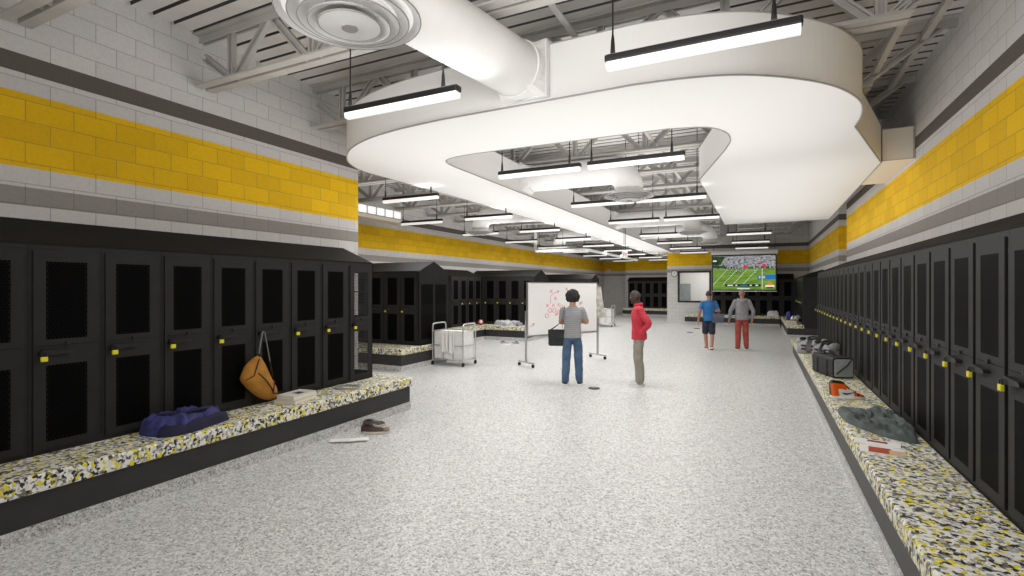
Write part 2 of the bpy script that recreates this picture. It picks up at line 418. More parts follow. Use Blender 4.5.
# round ducts with elbows and ring diffusers
def round_duct(name, label, origin, direction, length, rad=.235, drop=3.25, dr=.42, z=3.78, collar=True):
    t = thing(name, label, 'duct', (0,0,0))
    o = Vector((origin[0], origin[1], z)); dv = Vector((*direction, 0)).normalized()
    e = o + dv*length; er = .34
    pts = [o + dv*(length-er)*k/6 for k in range(7)]
    for k in range(1, 9):
        a = math.pi/2*k/8
        pts.append(e - dv*er + dv*er*math.sin(a) + Vector((0,0,-1))*er*(1-math.cos(a)) )
    # elbow end sits at z - er; run down to the diffuser
    pts = [p for p in pts if p.z > drop+.07]
    pts.append(Vector((pts[-1].x, pts[-1].y, drop+.06)))
    MB().tube(pts, rad, 28, up=None).build('pipe', M['duct'], t, smooth='auto')
    cx, cy = pts[-1].x, pts[-1].y
    MB().tube([pts[0]+dv*.10, pts[0]+dv*.16], rad+.018, 28).build('collar_band', M['duct'], t, smooth='auto')
    if collar:
        sx = dv.cross(Vector((0,0,1)))
        def bx(d0, d1, h):
            q = [o + dv*dd + sx*a*h + Vector((0,0,bb*h)) for dd in (d0,d1) for a, bb in ((-1,-1),(1,-1),(1,1),(-1,1))]
            m = MB(); v = [m.v(p) for p in q]
            for f in ((3,2,1,0),(4,5,6,7),(0,1,5,4),(1,2,6,5),(2,3,7,6),(3,0,4,7)): m.face([v[i] for i in f])
            return m
        bx(-.02, .035, .255).build('flange', M['duct'], t)
        # square to round transition
        m = MB(); n = 28; A = []; B = []
        for k in range(n):
            a = 2*math.pi*(k+.5)/n; ca, sa = math.cos(a), math.sin(a); q = .245/max(abs(ca), abs(sa))
            A.append(m.v(o + dv*.03 + sx*ca*q + Vector((0,0,sa*q)))); B.append(m.v(o + dv*.18 + sx*ca*rad + Vector((0,0,sa*rad))))
        for k in range(n): m.face([A[k], A[(k+1)%n], B[(k+1)%n], B[k]])
        m.build('transition', M['duct'], t)
    d = thing('diffuser', None, None); d.parent = t; 
    d.location = (cx, cy, drop)
    for i, (ro, nm) in enumerate(((dr,'rim'),(dr*.83,'cone'),(dr*.70,'cone'),(dr*.57,'cone'))):
        zz = .068-.017*i
        MB().lathe([(ro-.11 if i else rad, zz+.07),(ro-.02,zz+.016),(ro,zz),(ro-.004,zz-.006),(ro-.03,zz+.004),(ro-.115,zz+.055)], n=48).build(nm, M['duct'], d, smooth='auto')
        MB().tube([((ro-.002)*math.cos(2*math.pi*q/48),(ro-.002)*math.sin(2*math.pi*q/48),zz-.003) for q in range(48)], .0045, 6, closed=True).build('outline_ring', M['outline_grey'], d)  # grey ring added to draw the cone edge as a line
    MB().lathe([(0,-.008),(dr*.2,-.004),(dr*.42,.006),(dr*.43,.012),(dr*.3,.05),(0,.055)], n=40).build('centre_disc', M['duct'], d, smooth='auto')
    MB().tube([(dr*.43*math.cos(2*math.pi*q/40),dr*.43*math.sin(2*math.pi*q/40),.008) for q in range(40)], .0045, 6, closed=True).build('outline_ring', M['outline_grey'], d)  # added outline around the disc
    MB().lathe([(0,-.012),(.05,-.012),(.05,.002),(0,.002)], n=16).build('damper_knob', M['outline_grey'], d)
    return t
round_duct('round_duct', 'big white round duct overhead nearest the camera with ring diffuser', (-1.97,4.29), (-.33,-1.9), 1.94, .245, 3.42, .44, 3.78)
round_duct('round_duct', 'white round duct with ring diffuser, nearest inside the bulkhead opening', (-3.9,8.5), (1,0), 1.92)
round_duct('round_duct', 'white round duct with diffuser, second one back inside the bulkhead opening', (-3.9,15.0), (1,0), 2.2)
round_duct('round_duct', 'white round duct with diffuser, farthest back inside the bulkhead opening', (-3.9,18.8), (1,0), 2.35)
round_duct('round_duct', 'white elbow duct with diffuser left of the bulkhead, nearer of two', (-5.14,12.4), (-1,0), 1.95)
round_duct('round_duct', 'white elbow duct with diffuser left of the bulkhead, farther of two', (-5.12,18.6), (-1,0), 1.95)

# slotted wall register far left
vt = thing('air_register', 'long white slotted air register high on the left bay', 'air vent', (-8.8,8.6,3.6))
MB().box(-.3,.12,0,2.5,-.10,-.02).build('drop_pan', mat('cream_paint', (.72,.66,.56), .7), vt)
MB().box(-.3,.08,0,2.4,-.02,.24).build('duct_body', mat('register_grey', (.45,.45,.44), .6), vt)
for k in range(7): MB().box(.08,.11,.06+k*.33,.32+k*.33,.02,.2).build('grille', mat('register_white_glow', (.93,.93,.93), .4, emit=.5), vt, bevel=.01)  # grilles glow through emission to look bright; no lamp in the register

# sprinkler pipe
pp = catmull([(-8.0,18.4,3.45),(-8.0,18.4,3.25),(-7.95,18.4,3.2),(-7.8,18.4,3.2)], 4) + catmull([(-6.1,18.5,3.2),(-5.95,18.55,3.2),(-5.9,18.8,3.2)], 5) + [Vector((-5.85,27,3.2))]
tag(MB().tube([(-8.0,18.4,4.6)]+[tuple(p) for p in pp], .06, 12).build('service_pipe', M['duct'], smooth='auto'), 'white service pipe with bends hung along the left bays', 'pipe')

# ------------------------------------------------------------------ pendant strip lights
def make_light():
    t = thing('pendant_light', '', 'light')
    L = .585
    MB().box(-L, L, -.038, .038, .045, .095).build('housing', M['black'], t, bevel=.012)
    MB().prism([(-.034,.045),(-.034,.015),(-.022,-.002),(.022,-.002),(.034,.015),(.034,.045)], -L+.012, L-.012, 'x').build('diffuser', M['glow'], t)
    MB().box(-L+.02, L-.02, -.026, .026, .0955, .098).build('added_uplight', M['upglow'], t)  # glowing top strip added to brighten the deck above
    for x in (-L+.05, L-.15):
        MB().lathe([(.016,.09),(.018,.10),(.012,.20),(.006,.24),(.006,1.34)], (x,0,0), 8).build('hanger', M['black'], t)
    return t
proto = None
def light(x, y, label, z=3.27):
    global proto
    if proto is None: o = proto = make_light()
    else: o = copy_tree(proto)
    o.location = (x, y, z); o['label'] = 'black pendant strip light, ' + label; o['group'] = 'pendant strip lights'
light(-2.68, 3.34, 'left of the big round duct nearest the camera')
light(-.36, 3.37, 'nearest the camera, right in front of the bulkhead')
for k, y in enumerate((6.12, 8.95, 11.7, 15.1, 17.9, 20.7, 23.5)):
    if y != 8.95:
        light(-2.62, y, f'left column inside the bulkhead opening, {ORD[k]} row back')
        if y < 14: light(-1.36, y, f'right column inside the bulkhead opening, {ORD[k]} row back')
    else:
        light(-2.58, y, 'left column inside the bulkhead opening, second row back')
        light(-1.38, y, 'right column inside the bulkhead opening, second row back')
for k, y in enumerate((7.02, 9.65, 12.5, 15.2, 18.0, 20.8, 23.6, 26.4, 29.0)):
    light(-5.05 if y > 24 else (-5.4 if y < 8 else -5.1) - (.65 if y > 9 else 0)*0 - (.22 if y > 8 else 0), y, f'first column left of the bulkhead, {ORD[k]} row back')
for k, y in enumerate((9.75, 12.55, 15.3, 18.1, 20.9, 23.7, 26.5, 29.3)):
    light(-7.17, y, f'outer column over the left bays, {ORD[k]} row back')
for k, y in enumerate((15.8, 18.77, 21.7)):
    light(-.29, y, f'in front of the projection screen, {ORD[k]} row behind the bulkhead')

# ------------------------------------------------------------------ lockers
LW = .4855; ZL0, ZL1 = .335, 2.13; LD = .57
def locker_parts(t, open_right=False):
    pm = M['perfclear'] if open_right else M['perf']
    h = LW/2 - .001
    b = MB()
    # shell: outer outline with a hollow front
    xs = [-h, -.2, .2, h]; zs = [ZL0, .52, 2.075, ZL1]
    b.plate(xs, zs, {(1,1)}, 0, .02)
    b.box(-h, -h+.012, .02, LD, ZL0, ZL1)
    if not open_right: b.box(h-.012, h, .02, LD, ZL0, ZL1)
    b.box(-h, h, LD-.012, LD, ZL0, ZL1); b.box(-h, h, .02, LD, ZL0, ZL0+.15); b.box(-h, h, .02, LD, ZL1-.012, ZL1)
    b.box(-h, h, .06, LD, 1.72, 1.735)
    b.build('cabinet_body', M['locker'], t)
    dr = MB().plate([-.216,-.138,.138,.216], [.50,.56,1.17,1.375,2.0,2.09], {(1,1),(1,3)}, -.014, -.001).build('door', M['locker'], t)
    for z0, z1 in ((.56,1.17),(1.375,2.0)):
        MB().box(-.138,.138,-.0125,-.011,z0,z1).build('mesh_panel', pm, dr)
    MB().prism([(-.19,1.275),(-.17,1.295),(.0,1.285),(.02,1.275),(.02,1.262),(-.17,1.245),(-.19,1.25)], -.05, -.012, 'y').build('latch_handle', M['black'], dr)
    MB().lathe([(0,-.03),(.014,-.028),(.016,-.012)], (.0,0,1.335), 12, 'y').build('key_cylinder', M['black'], dr)
    MB().box(-.2,.2,-.0165,-.013,1.338-.014,1.342-.014).build('seam_strip', M['hood'], dr)
def padlock_parts(t):
    MB().box(-.022,.022,-.010,.010,-.038,0).build('lock_body', M['padlock'], t, bevel=.004)
    pts = [(-.016,0,-.01),(-.016,0,.018)]+[(.016*math.cos(a),0,.018+.016*math.sin(a)) for a in (math.pi*.8,math.pi*.6,math.pi*.4,math.pi*.2)]+[(.016,0,.018),(.016,0,-.01)]
    MB().tube(pts, .0048, 6).build('shackle', M['black'], t)
lproto = pproto = lopen = None
def locker(x, y, rz, label, group, lock=True, open_right=False):
    global lproto, pproto
    if open_right:
        o = thing('locker', '', 'locker'); locker_parts(o, True)
    elif lproto is None:
        o = lproto = thing('locker', '', 'locker'); locker_parts(o)
    else: o = copy_tree(lproto)
    o.location = (x, y, 0); o.rotation_euler = (0,0,rz); o['group'] = group
    o['label'] = 'black steel locker, ' + label
    if lock:
        if pproto is None:
            p = pproto = thing('padlock', '', 'padlock'); padlock_parts(p)
        else: p = copy_tree(pproto)
        off = Matrix.Rotation(rz, 3, 'Z') @ Vector((-.168, -.062, 1.245))
        p.location = Vector((x, y, 0)) + off; p.rotation_euler = (0,0,rz); p['group'] = 'padlocks on ' + group
        p['label'] = 'yellow padlock on the locker ' + label
    return o
# left wall row: camera end k=0 is off frame
for k in range(-1, 8):
    locker(-5.12, 2.113+.487*k, R(90), f'{ORD[7-k]} from the far end of the left wall row', 'left wall lockers', lock=(k != 4), open_right=(k == 7))
for k in range(-1, 23):
    locker(1.29, 3.63+.4853*k, R(-90), f'{ORD[k+1]} from the camera in the right wall row', 'right wall lockers')
XE = -6.87
def bay(yf, n, name, lock, skip=()):
    for k in range(n):
        locker(XE-.03-LW*(k+.5), yf, 0, f'{ORD[k]} from the aisle end of the {name}', name+' lockers', lock=(k in lock))
bay(9.27, 5, 'nearest island', (0,1,2)); bay(15.77, 5, 'middle island', (0,1,2,3)); bay(22.27, 5, 'farthest island', (0,1,2))
for k in range(4): locker(-8.97, 15.755-LW*k-.243, R(90), f'{ORD[k]} from the corner behind the laundry cart', 'bay wall lockers', lock=(k < 3))
for k in range(2): locker(-8.97, 22.255-LW*k-.243, R(90), f'{ORD[k]} from the corner behind the whiteboard', 'far bay lockers', lock=False)
for k in range(6): locker(-7.20+LW*k, 31.72, 0, f'{ORD[k]} from the left in the far alcove row', 'alcove lockers', lock=False)
for k in range(7): locker(-1.80+LW*k, YB-.58, 0, f'{ORD[k]} from the left under the projection screen', 'screen wall lockers', lock=False)
for k in range(10): locker(1.35, 20.45+LW*k, R(-90), f'{ORD[k]} from the front behind the helmets', 'far right lockers', lock=(k < 6))

def hood(label, poly, d0, d1, axis):
    tag(MB().prism(poly, d0, d1, axis).build('locker_hood', M['hood']), label, 'locker hood')
def wall_poly(face, wall): return [(face, ZL1), (face, ZL1+.02), (wall, 2.385), (wall, ZL1)]
hood('long sloping black hood over the left wall locker row', wall_poly(-5.125, XL), -.6, 5.77, 'y')
hood('long sloping black hood over the right wall locker row', wall_poly(1.285, XR), .6, 14.56, 'y')
for yf, nm in ((9.27,'nearest'),(15.77,'middle'),(22.27,'farthest')):
    hood(f'black gable hood along the top of the {nm} locker island', [(yf-.005,ZL1),(yf-.005,ZL1+.02),(yf+.575,2.385),(yf+1.155,ZL1+.02),(yf+1.155,ZL1)], -9.5, XE-.026, 'x')
    e = thing('locker_end_panel', f'black gabled end panel closing the {nm} locker island', 'end panel', (XE-.025, yf, 0))
    e2 = MB()
    e2.prism([(0,ZL0),(1.15,ZL0),(1.15,ZL1+.02),(.575,2.385),(0,ZL1+.02)], 0, .022, 'x').build('panel', M['hood'], e)
    for y0 in (.07,.62): MB().box(.0225,.026,y0,y0+.46,.60,1.85).build('mesh_panel', M['perf'], e)
hood('sloping black hood over the bay lockers behind the laundry cart', wall_poly(-8.975, XF), 13.5, 15.76, 'y')
hood('sloping black hood over the bay lockers behind the whiteboard', wall_poly(-8.975, XF), 21.0, 22.26, 'y')
hood('sloping black hood over the far alcove lockers', [(31.715,ZL1),(31.715,ZL1+.02),(32.29,2.385),(32.29,ZL1)], -7.5, -4.25, 'x')
hood('sloping black hood over the lockers under the screen', [(YB-.585,ZL1),(YB-.585,ZL1+.02),(YB-.01,2.385),(YB-.01,ZL1)], -2.05, 1.36, 'x')
hood('sloping black hood over the far right locker row', wall_poly(1.375, 1.945), 20.2, 25.3, 'y')
ep = thing('locker_end_panel', 'black perforated end panel at the far end of the left wall row', 'end panel', (-5.12, 5.767, 0), R(90))
MB().plate([.0+.0,.06,.50,LD],[0,1,2,3],{},0,.001).bm.free()
m = MB(); m.plate([0,.07,.50,LD],[ZL0,.56,1.17,1.375,2.0,ZL1],{(1,1),(1,3)},-.0,.012)
po = m.build('panel', M['hood'], ep, rot=(0,0,R(90)))
for z0, z1 in ((.56,1.17),(1.375,2.0)): MB().box(.07,.50,.004,.006,z0,z1).build('mesh_panel', M['perfclear'], ep, rot=(0,0,R(90)))
po.location = (0,0,0)

# benches: base footprint, pad footprint(s)
def bench(label, base, pads, fronts):
    t = thing('bench', label, 'bench')
    x0, x1, y0, y1 = base
    MB().box(x0,x1,y0,y1,.11,.335).build('base', M['bench'], t)
    f = .012
    MB().box(x0-f*('x-' in fronts),x1+f*('x+' in fronts),y0-f*('y-' in fronts),y1+f*('y+' in fronts),0,.11).build('plinth', M['plinth'], t)
    for p in pads: MB().box(*p,.336,.47).build('seat_pad', M['flake'], t, bevel=.018)
    return t
bench('long flake-pattern bench in front of the left wall lockers', (XL+.01,-4.62,-.6,6.0), [(-5.115,-4.585,-.6,6.03),(XL+.01,-5.116,5.785,6.03)], ('x+','y+'))
bench('long flake-pattern bench in front of the right wall lockers', (.755,XR-.01,.6,14.80), [(.725,1.285,.6,14.83)], ('x-','y+'))
for yf, nm in ((9.27,'nearest'),(15.77,'middle'),(22.27,'farthest')):
    y0 = yf-.70
    bench(f'flake-pattern bench along the front of the {nm} locker island', (-8.4 if yf > 10 else XF+.01, XE+.05, y0, yf+1.16), [(-8.4 if yf > 10 else XF+.01, XE+.068, y0-.03, yf-.006),(XE+.004, XE+.068, yf-.005, yf+1.16)], ('x+','y-'))
bench('flake-pattern bench along the bay wall behind the laundry cart', (XF+.01,-8.43,10.6,15.72), [(-8.965,-8.41,10.6,15.72)], ('x+',))
bench('flake-pattern bench along the bay wall behind the whiteboard', (XF+.01,-8.43,18.6,22.2), [(-8.965,-8.41,18.6,22.2)], ('x+',))
bench('flake-pattern bench in the far alcove', (-7.65,-4.25,31.15,32.28), [(-7.68,-4.25,31.12,31.71)], ('y-',))
bench('flake-pattern bench below the screen and office window', (-3.27,.80,25.62,YB-.01), [(-3.30,.80,25.59,YB-.59)], ('y-','x-'))
bench('flake-pattern bench carrying the football helmets at far right', (.86,1.94,20.2,YB-.01), [(.83,1.375,20.17,YB-.59)], ('y-','x-'))

# ------------------------------------------------------------------ screen, clock, exit signs
ps = thing('projection_screen', 'pull-down projection screen showing a football game', 'projection screen', (-.66,24.8,0))
MB().lathe([(.085,-1.36),(.10,-1.345),(.10,1.345),(.085,1.36)], (0,-.02,3.33), 16, 'x').build('case', mat('white_screen_case', (.92,.92,.92), .5), ps, smooth='auto')
MB().box(-1.32,1.32,-.004,.004,1.60,3.26).build('cloth', M['black'], ps)
MB().box(-1.32,1.32,-.015,.015,1.575,1.605).build('bottom_bar', M['chrome'], ps, bevel=.005)
for s_ in (-1,1): MB().tube([(1.25*s_,0,3.36),(1.25*s_,0,4.62)], .008, 6).build('hanger', M['black'], ps)
def em(name, c, e=1.0):
    m = mat(name, (0,0,0), .9); b = m.node_tree.nodes['Principled BSDF']
    b.inputs['Emission Color'].default_value = (*c,1); b.inputs['Emission Strength'].default_value = e; return m
def em_noise(name, stops, scale, sy=1, e=1.0):
    m = em(name, (0,0,0), e); t = NT(m); tc = t.n('ShaderNodeTexCoord'); mp = t.n('ShaderNodeMapping'); mp.inputs['Scale'].default_value = (scale,1,scale*sy)
    t.l(tc.outputs['Object'], mp.inputs[0]); nz = t.n('ShaderNodeTexNoise'); nz.inputs['Scale'].default_value = 1; nz.inputs['Detail'].default_value = 3
    t.l(mp.outputs[0], nz.inputs['Vector']); t.l(t.ramp(nz.outputs[0], stops, False), t.b.inputs['Emission Color']); return m
pm = [em_noise('screen_turf', [(.35,(.09,.20,.02)),(.65,(.21,.34,.05))], 1.6, 5), em_noise('screen_crowd', [(.34,(.05,.05,.055)),(.5,(.27,.275,.29)),(.66,(.42,.42,.43))], 9, 1.6),
      em('screen_dark', (.015,.018,.03)), em('screen_white', (.75,.8,.72)), em('screen_red', (.62,.02,.07)), em('screen_blue', (.015,.16,.48)),
      em('screen_orange', (.75,.22,.02)), em('screen_gold', (.75,.6,.2)), em_noise('screen_tree', [(.35,(.01,.03,.01)),(.65,(.05,.10,.03))], 6)]
pc = MB(); ly = [-.0045]
def rect(i, x0, x1, z0, z1, sk=0):
    pc.mi = i; ly[0] -= .0004; y = ly[0]
    pc.face([pc.v((x0,y,z0)), pc.v((x1,y,z0)), pc.v((x1+sk,y,z1)), pc.v((x0+sk,y,z1))])
def poly(i, pts):
    pc.mi = i; ly[0] -= .0004
    pc.face([pc.v((x,ly[0],z)) for x, z in pts])
x0, x1, z0, z1 = -1.27, 1.27, 1.66, 3.17
u = lambda a: x0+(x1-x0)*a
w_ = lambda a: z0+(z1-z0)*a
rect(1, x0, x1, w_(.60), z1); rect(0, x0, x1, z0, w_(.62))
poly(8, [(x0,w_(.72)),(u(.13),w_(.74)),(u(.2),w_(.99)),(x0,w_(.99))]); rect(3, u(.0), u(.06), w_(.84), w_(.88)); rect(2,u(.0),u(.07),w_(.76),w_(.81))
rect(8, x0, u(.2), w_(.64), w_(.72))
random.seed(9)
for k in range(46):
    a = .12+.85*random.random(); rect(2 if random.random() < .7 else 1, u(a), u(a+.012), w_(.62), w_(.66+.05*random.random()))
rect(4,u(.50),u(.56),w_(.64),w_(.72)); rect(4,u(.80),u(.85),w_(.63),w_(.74)); rect(4,u(.72),u(.79),w_(.78),w_(.80))
for a in (.14,.30,.46,.62): poly(3, [(u(a-.14),w_(.14)),(u(a-.132),w_(.14)),(u(a+.10),w_(.60)),(u(a+.093),w_(.60))])
for a, b_, s_ in ((.28,.46,.03),(.26,.36,.035),(.38,.48,.04),(.41,.50,.04),(.44,.47,.035),(.30,.52,.02),(.66,.5,.025),(.60,.34,.02),(.68,.44,.02),(.47,.52,.03),(.22,.2,.03)):
    poly(2, [(u(a),w_(b_)),(u(a+s_*.35),w_(b_+.01)),(u(a+s_*.6),w_(b_+.07)),(u(a+s_*.3),w_(b_+.09)),(u(a+.002),w_(b_+.05))])
    rect(3, u(a+.004), u(a+.014), w_(b_+.05), w_(b_+.075))
rect(3,u(.79),u(.798),w_(.02),w_(.62)); rect(5,u(.80),x1,w_(.30),w_(.44)); rect(5,u(.72),u(.79),w_(.29),w_(.42))
for a in (.745,.785,.815): rect(7,u(a),u(a+.02),w_(.33),w_(.40))
rect(2,u(.20),u(.77),w_(.09),w_(.165))
for a, b_ in ((.24,.09),(.37,.03),(.45,.11),(.60,.03),(.69,.04)): rect(5 if b_ > .1 else 3,u(a),u(a+b_),w_(.11),w_(.145))
poly(6, [(u(.85),w_(.13)),(u(.98),w_(.13)),(u(.95),w_(.19)),(u(.91),w_(.22)),(u(.88),w_(.18))]); rect(3,u(.84),u(.98),w_(.08),w_(.13)); rect(2,u(.86),u(.96),w_(.04),w_(.08))
rect(3,u(.40),u(.60),w_(.02),w_(.045))
pc.build('picture', pm, ps)
ck = thing('wall_clock', 'round white wall clock beside the office window', 'clock', (-3.85,YB,2.44))
MB().lathe([(.0,-.03),(.135,-.03),(.155,-.045),(.165,-.03),(.165,0)], n=32, axis='y').build('case', mat('clock_grey', (.18,.18,.18), .5), ck)
MB().lathe([(.0,-.034),(.13,-.034),(.13,-.031)], n=32, axis='y').build('dial', mat('clock_white', (.85,.85,.85), .4), ck)
MB().box(-.006,.006,-.039,-.036,0,.10).build('hand', M['black'], ck); MB().box(0,.07,-.039,-.036,-.006,.006).build('hand', M['black'], ck)
def text_mesh(txt, size, m, parent, mw):
    cu = bpy.data.curves.new('t', 'FONT'); cu.body = txt; cu.size = size; cu.align_x = 'CENTER'; cu.align_y = 'CENTER'; cu.extrude = .002
    o = bpy.data.objects.new('t', cu); COL.objects.link(o)
    dg = bpy.context.evaluated_depsgraph_get(); me = bpy.data.meshes.new_from_object(o.evaluated_get(dg))
    bpy.data.objects.remove(o); me.materials.clear(); me.materials.append(m)
    n = bpy.data.objects.new('lettering', me); COL.objects.link(n); n.parent = parent; n.matrix_local = mw; return n
esw = mat('exit_white', (.85,.85,.84), .5); esr = mat('exit_red', (.7,.02,.03), .5)
def exit_sign(label, loc, rz, rods):
    t = thing('exit_sign', label, 'exit sign', loc, rz)
    MB().box(-.16,.16,-.022,.022,-.10,.10).build('case', esw, t, bevel=.006)
    for s_ in (0, 1):
        text_mesh('EXIT', .145, esr, t, Matrix.Translation((0, -.0235 if not s_ else .0235, 0)) @ Matrix.Rotation(math.pi*s_, 4, 'Z') @ Matrix.Rotation(R(90), 4, 'X'))
    for x in rods: MB().tube([(x,0,.10),(x,0,4.62-loc[2])], .007, 6).build('hanger', M['black'], t)
exit_sign('white exit sign with red letters hanging on rods beside the bulkhead', (-3.62,15.0,2.76), R(90-12), (-.05,.05))
exit_sign('white exit sign with red letters by the far back left wall', (-9.15,33.3,2.87), 0, (.1,))

# ------------------------------------------------------------------ whiteboard
A_, B_ = Vector((-4.70,10.32,0)), Vector((-3.66,12.28,0))
ang = math.atan2((B_-A_).y, (B_-A_).x); Lb = (B_-A_).length
wb = thing('whiteboard', 'mobile whiteboard with red play diagrams on a wheeled stand', 'whiteboard', A_, ang)
z0, z1 = .70, 1.88
MB().box(.03,Lb-.03,-.012,.012,z0,z1).build('board', M['glassy'], wb)
MB().plate([.0,.028,Lb-.028,Lb],[z0-.025,z0,z1,z1+.02],{(1,1)},-.018,.018).build('board_frame', M['chrome'], wb)
MB().box(.15,Lb-.15,-.085,-.018,z0-.035,z0-.02).build('pen_tray', M['chrome'], wb)
for x in (-.02, Lb+.02):
    MB().box(x-.02,x+.02,-.02,.02,.11,1.25 if x < 0 else 1.86).build('post', M['chrome'], wb, bevel=.004)
    ft = MB().box(x-.025,x+.025,-.28,.28,.085,.12).build('foot', M['chrome'], wb, bevel=.006)
    for y in (-.25,.25):
        MB().lathe([(.0,-.018),(.036,-.018),(.04,-.01),(.04,.01),(.036,.018),(0,.018)], (x,y,.041), 14, 'x').build('caster', M['blackrub'], ft)
        MB().tube([(x,y,.05),(x,y,.088)], .014, 8).build('caster_fork', M['chrome'], ft)
ink = MB(); yk = -.0135
def stroke(pts): ink.tube([(x,yk,z) for x, z in pts],   .005, 6)
def xx(x, z, r=.035): stroke([(x-r,z-r),(x+r,z+r)]); stroke([(x-r,z+r),(x+r,z-r)])
def oo(x, z, r=.05): ink.tube([(x+r*math.cos(a*math.pi/6),yk,z+r*math.sin(a*math.pi/6)) for a in range(12)], .005, 6, closed=True)
def arrow(pts):
    stroke(pts); (ax,az),(bx,bz) = pts[-2:]; a = math.atan2(bz-az,bx-ax)
    for da in (2.6,-2.6): stroke([(bx,bz),(bx+.06*math.cos(a+da),bz+.06*math.sin(a+da))])
S = lambda uu, vv: ((uu-528)/69*Lb, 1.88-(vv-283)/50*1.18)
for uu, vv in ((550,291),(554,298),(546.5,305),(552,305),(557,304.5),(565,289),(580,303)): xx(*S(uu,vv))
for uu, vv in ((546,315),(549,310),(553,310),(557,312),(560,307)): oo(*S(uu,vv))
arrow([S(549.5,303),S(549.5,296),S(551,294),S(557.5,291)]); arrow([S(530.5,325),S(534.5,322)]); arrow([S(560,309),S(554,315)]); arrow([S(575,299),S(579,305)])
ink.build('marker_drawing', M['red_ink'], wb)

# ------------------------------------------------------------------ laundry carts
def make_cart(label, loc):
    t = thing('laundry_cart', label, 'cart', loc)
    L, W, H = .82, .54, .95
    for x in (0, L):
        pts = catmull([(x,0,.10),(x,0,.5),(x,0,H-.09),(x,.025,H-.02),(x,.09,H),(x,W-.09,H),(x,W-.025,H-.02),(x,W,H-.09),(x,W,.5),(x,W,.10)], 4)
        MB().tube([tuple(p) for p in pts], .016, 10).build('end_hoop', M['chrome'], t, smooth='auto')
    for z in (.13,.46,.78):
        for y in (0, W): MB().tube([(0,y,z),(L,y,z)], .012, 8).build('side_rail', M['chrome'], t)
        for x in (0, L): MB().tube([(x,0,z),(x,W,z)], .012, 8).build('end_rail', M['chrome'], t)
    for x in (L/3, 2*L/3): MB().tube([(x,0,.13),(x,0,.78)], .009, 8).build('divider_bar', M['chrome'], t)
    for k in range(3):
        x0 = .02+k*(L-.03)/3; x1 = x0+(L-.03)/3-.015
        b = MB(); b.box(x0,x1,.02,W-.02,.145,.77)
        bo = b.build('hamper_bag', M['linen'], t, bevel=.025)
    for x in (0, L):
        for y in (0, W):
            MB().lathe([(0,-.016),(.042,-.016),(.048,-.01),(.048,.01),(.042,.016),(0,.016)], (x,y,.049), 16, 'x').build('caster', M['blackrub'], t)
            MB().tube([(x,y,.055),(x,y,.12)], .014, 8).build('caster_stem', M['chrome'], t)
    return t
make_cart('chrome laundry cart with white hamper bags beside the nearest island', (-6.77,9.64,0))
c2 = make_cart('small looking far laundry cart right of the whiteboard', (-6.75,22.15,0))
def hang_cloth(name, label, cat, loc, rz, w, h, m, folds=3, taper=0, th=.02, seed=0, parent=None):
    b = MB(); nx, nz = 18, 16
    F = []; K = []
    for j in range(nz+1):
        z = -h*j/nz; ww = w*(1-taper*(1-j/nz)); 
        fr = []; kr = []
        for i in range(nx+1):
            x = -ww/2+ww*i/nx; y = .012*math.sin(folds*2*math.pi*i/nx+seed)*(j/nz*.9+.2)+.01*noise.noise((x*9,z*6,seed))
            zz = z + (.02*noise.noise((x*6,seed,3)) if j == nz else 0)
            fr.append(b.v((x,y-th/2,zz))); kr.append(b.v((x,y+th/2,zz)))
        F.append(fr); K.append(kr)
    for j in range(nz):
        for i in range(nx):
            b.face([F[j][i],F[j+1][i],F[j+1][i+1],F[j][i+1]]); b.face([K[j][i+1],K[j+1][i+1],K[j+1][i],K[j][i]])
        b.face([F[j][0],K[j][0],K[j+1][0],F[j+1][0]]); b.face([F[j][nx],F[j+1][nx],K[j+1][nx],K[j][nx]])
    for i in range(nx):
        b.face([F[0][i],F[0][i+1],K[0][i+1],K[0][i]]); b.face([F[nz][i],K[nz][i],K[nz][i+1],F[nz][i+1]])
    o = b.build(name, m, smooth='auto', loc=loc, rot=(0,0,rz)); tag(o, label, cat); return o
hang_cloth('towel', 'wider white towel hanging on the front rail of the near laundry cart', 'towel', (-6.44,9.608,.795), 0, .21, .47, M['linen'], 2, 0, .02, 1)
hang_cloth('towel', 'narrower white towel hanging on the near laundry cart, right one', 'towel', (-6.235,9.608,.795), 0, .13, .50, M['linen'], 1, 0, .02, 4)
q = B_ + Vector((math.cos(ang),math.sin(ang),0))*.075
hang_cloth('hanging_jacket', 'cream and grey jacket hanging from the whiteboard right post', 'jacket', (q.x,q.y-.045,1.80), R(20), .32, .78, noisy('cream_fabric', (.62,.60,.54), (.34,.33,.31), 9, .95, .2), 2, .65, .07, 2)

# ------------------------------------------------------------------ soft piles, shoes, gear
def pile(name, label, cat, outline, z, h, m, seed, freq=7, parent=None, folds=.55):
    P = catmull([(a,b_,0) for a, b_ in outline], 8, True); n = len(P)
    c = sum(P, Vector())/n; b = MB(); rings = []; K = 14
    for k in range(1, K+1):
        r = k/K; ring = []
        for i, p in enumerate(P):
            q = c+(p-c)*r
            e = min(1, (1-r)/.28); e = math.sqrt(max(0, 1-(1-e)**2))
            rg = 1-abs(noise.noise((q.x*freq+seed, q.y*freq*.7, seed*1.7)))*2.0
            rg = .5*rg + .5*(1-abs(noise.noise((q.x*freq*2.3, q.y*freq*1.9+seed, seed)))*2)
            hh = h*e*(1-folds+folds*max(0,rg)) + (.006 if r < 1 else 0)
            ring.append(b.v((q.x, q.y, z+.002+hh)))
        rings.append(ring)
    t = b.v((c.x,c.y,z+h*.8))
    for i in range(n): b.face([t, rings[0][i], rings[0][(i+1)%n]])
    for A, B in zip(rings, rings[1:]):
        for i in range(n): b.face([A[i], B[i], B[(i+1)%n], A[(i+1)%n]])
    o = b.build(name, m, parent, smooth=True)
    if label: tag(o, label, cat)
    return o
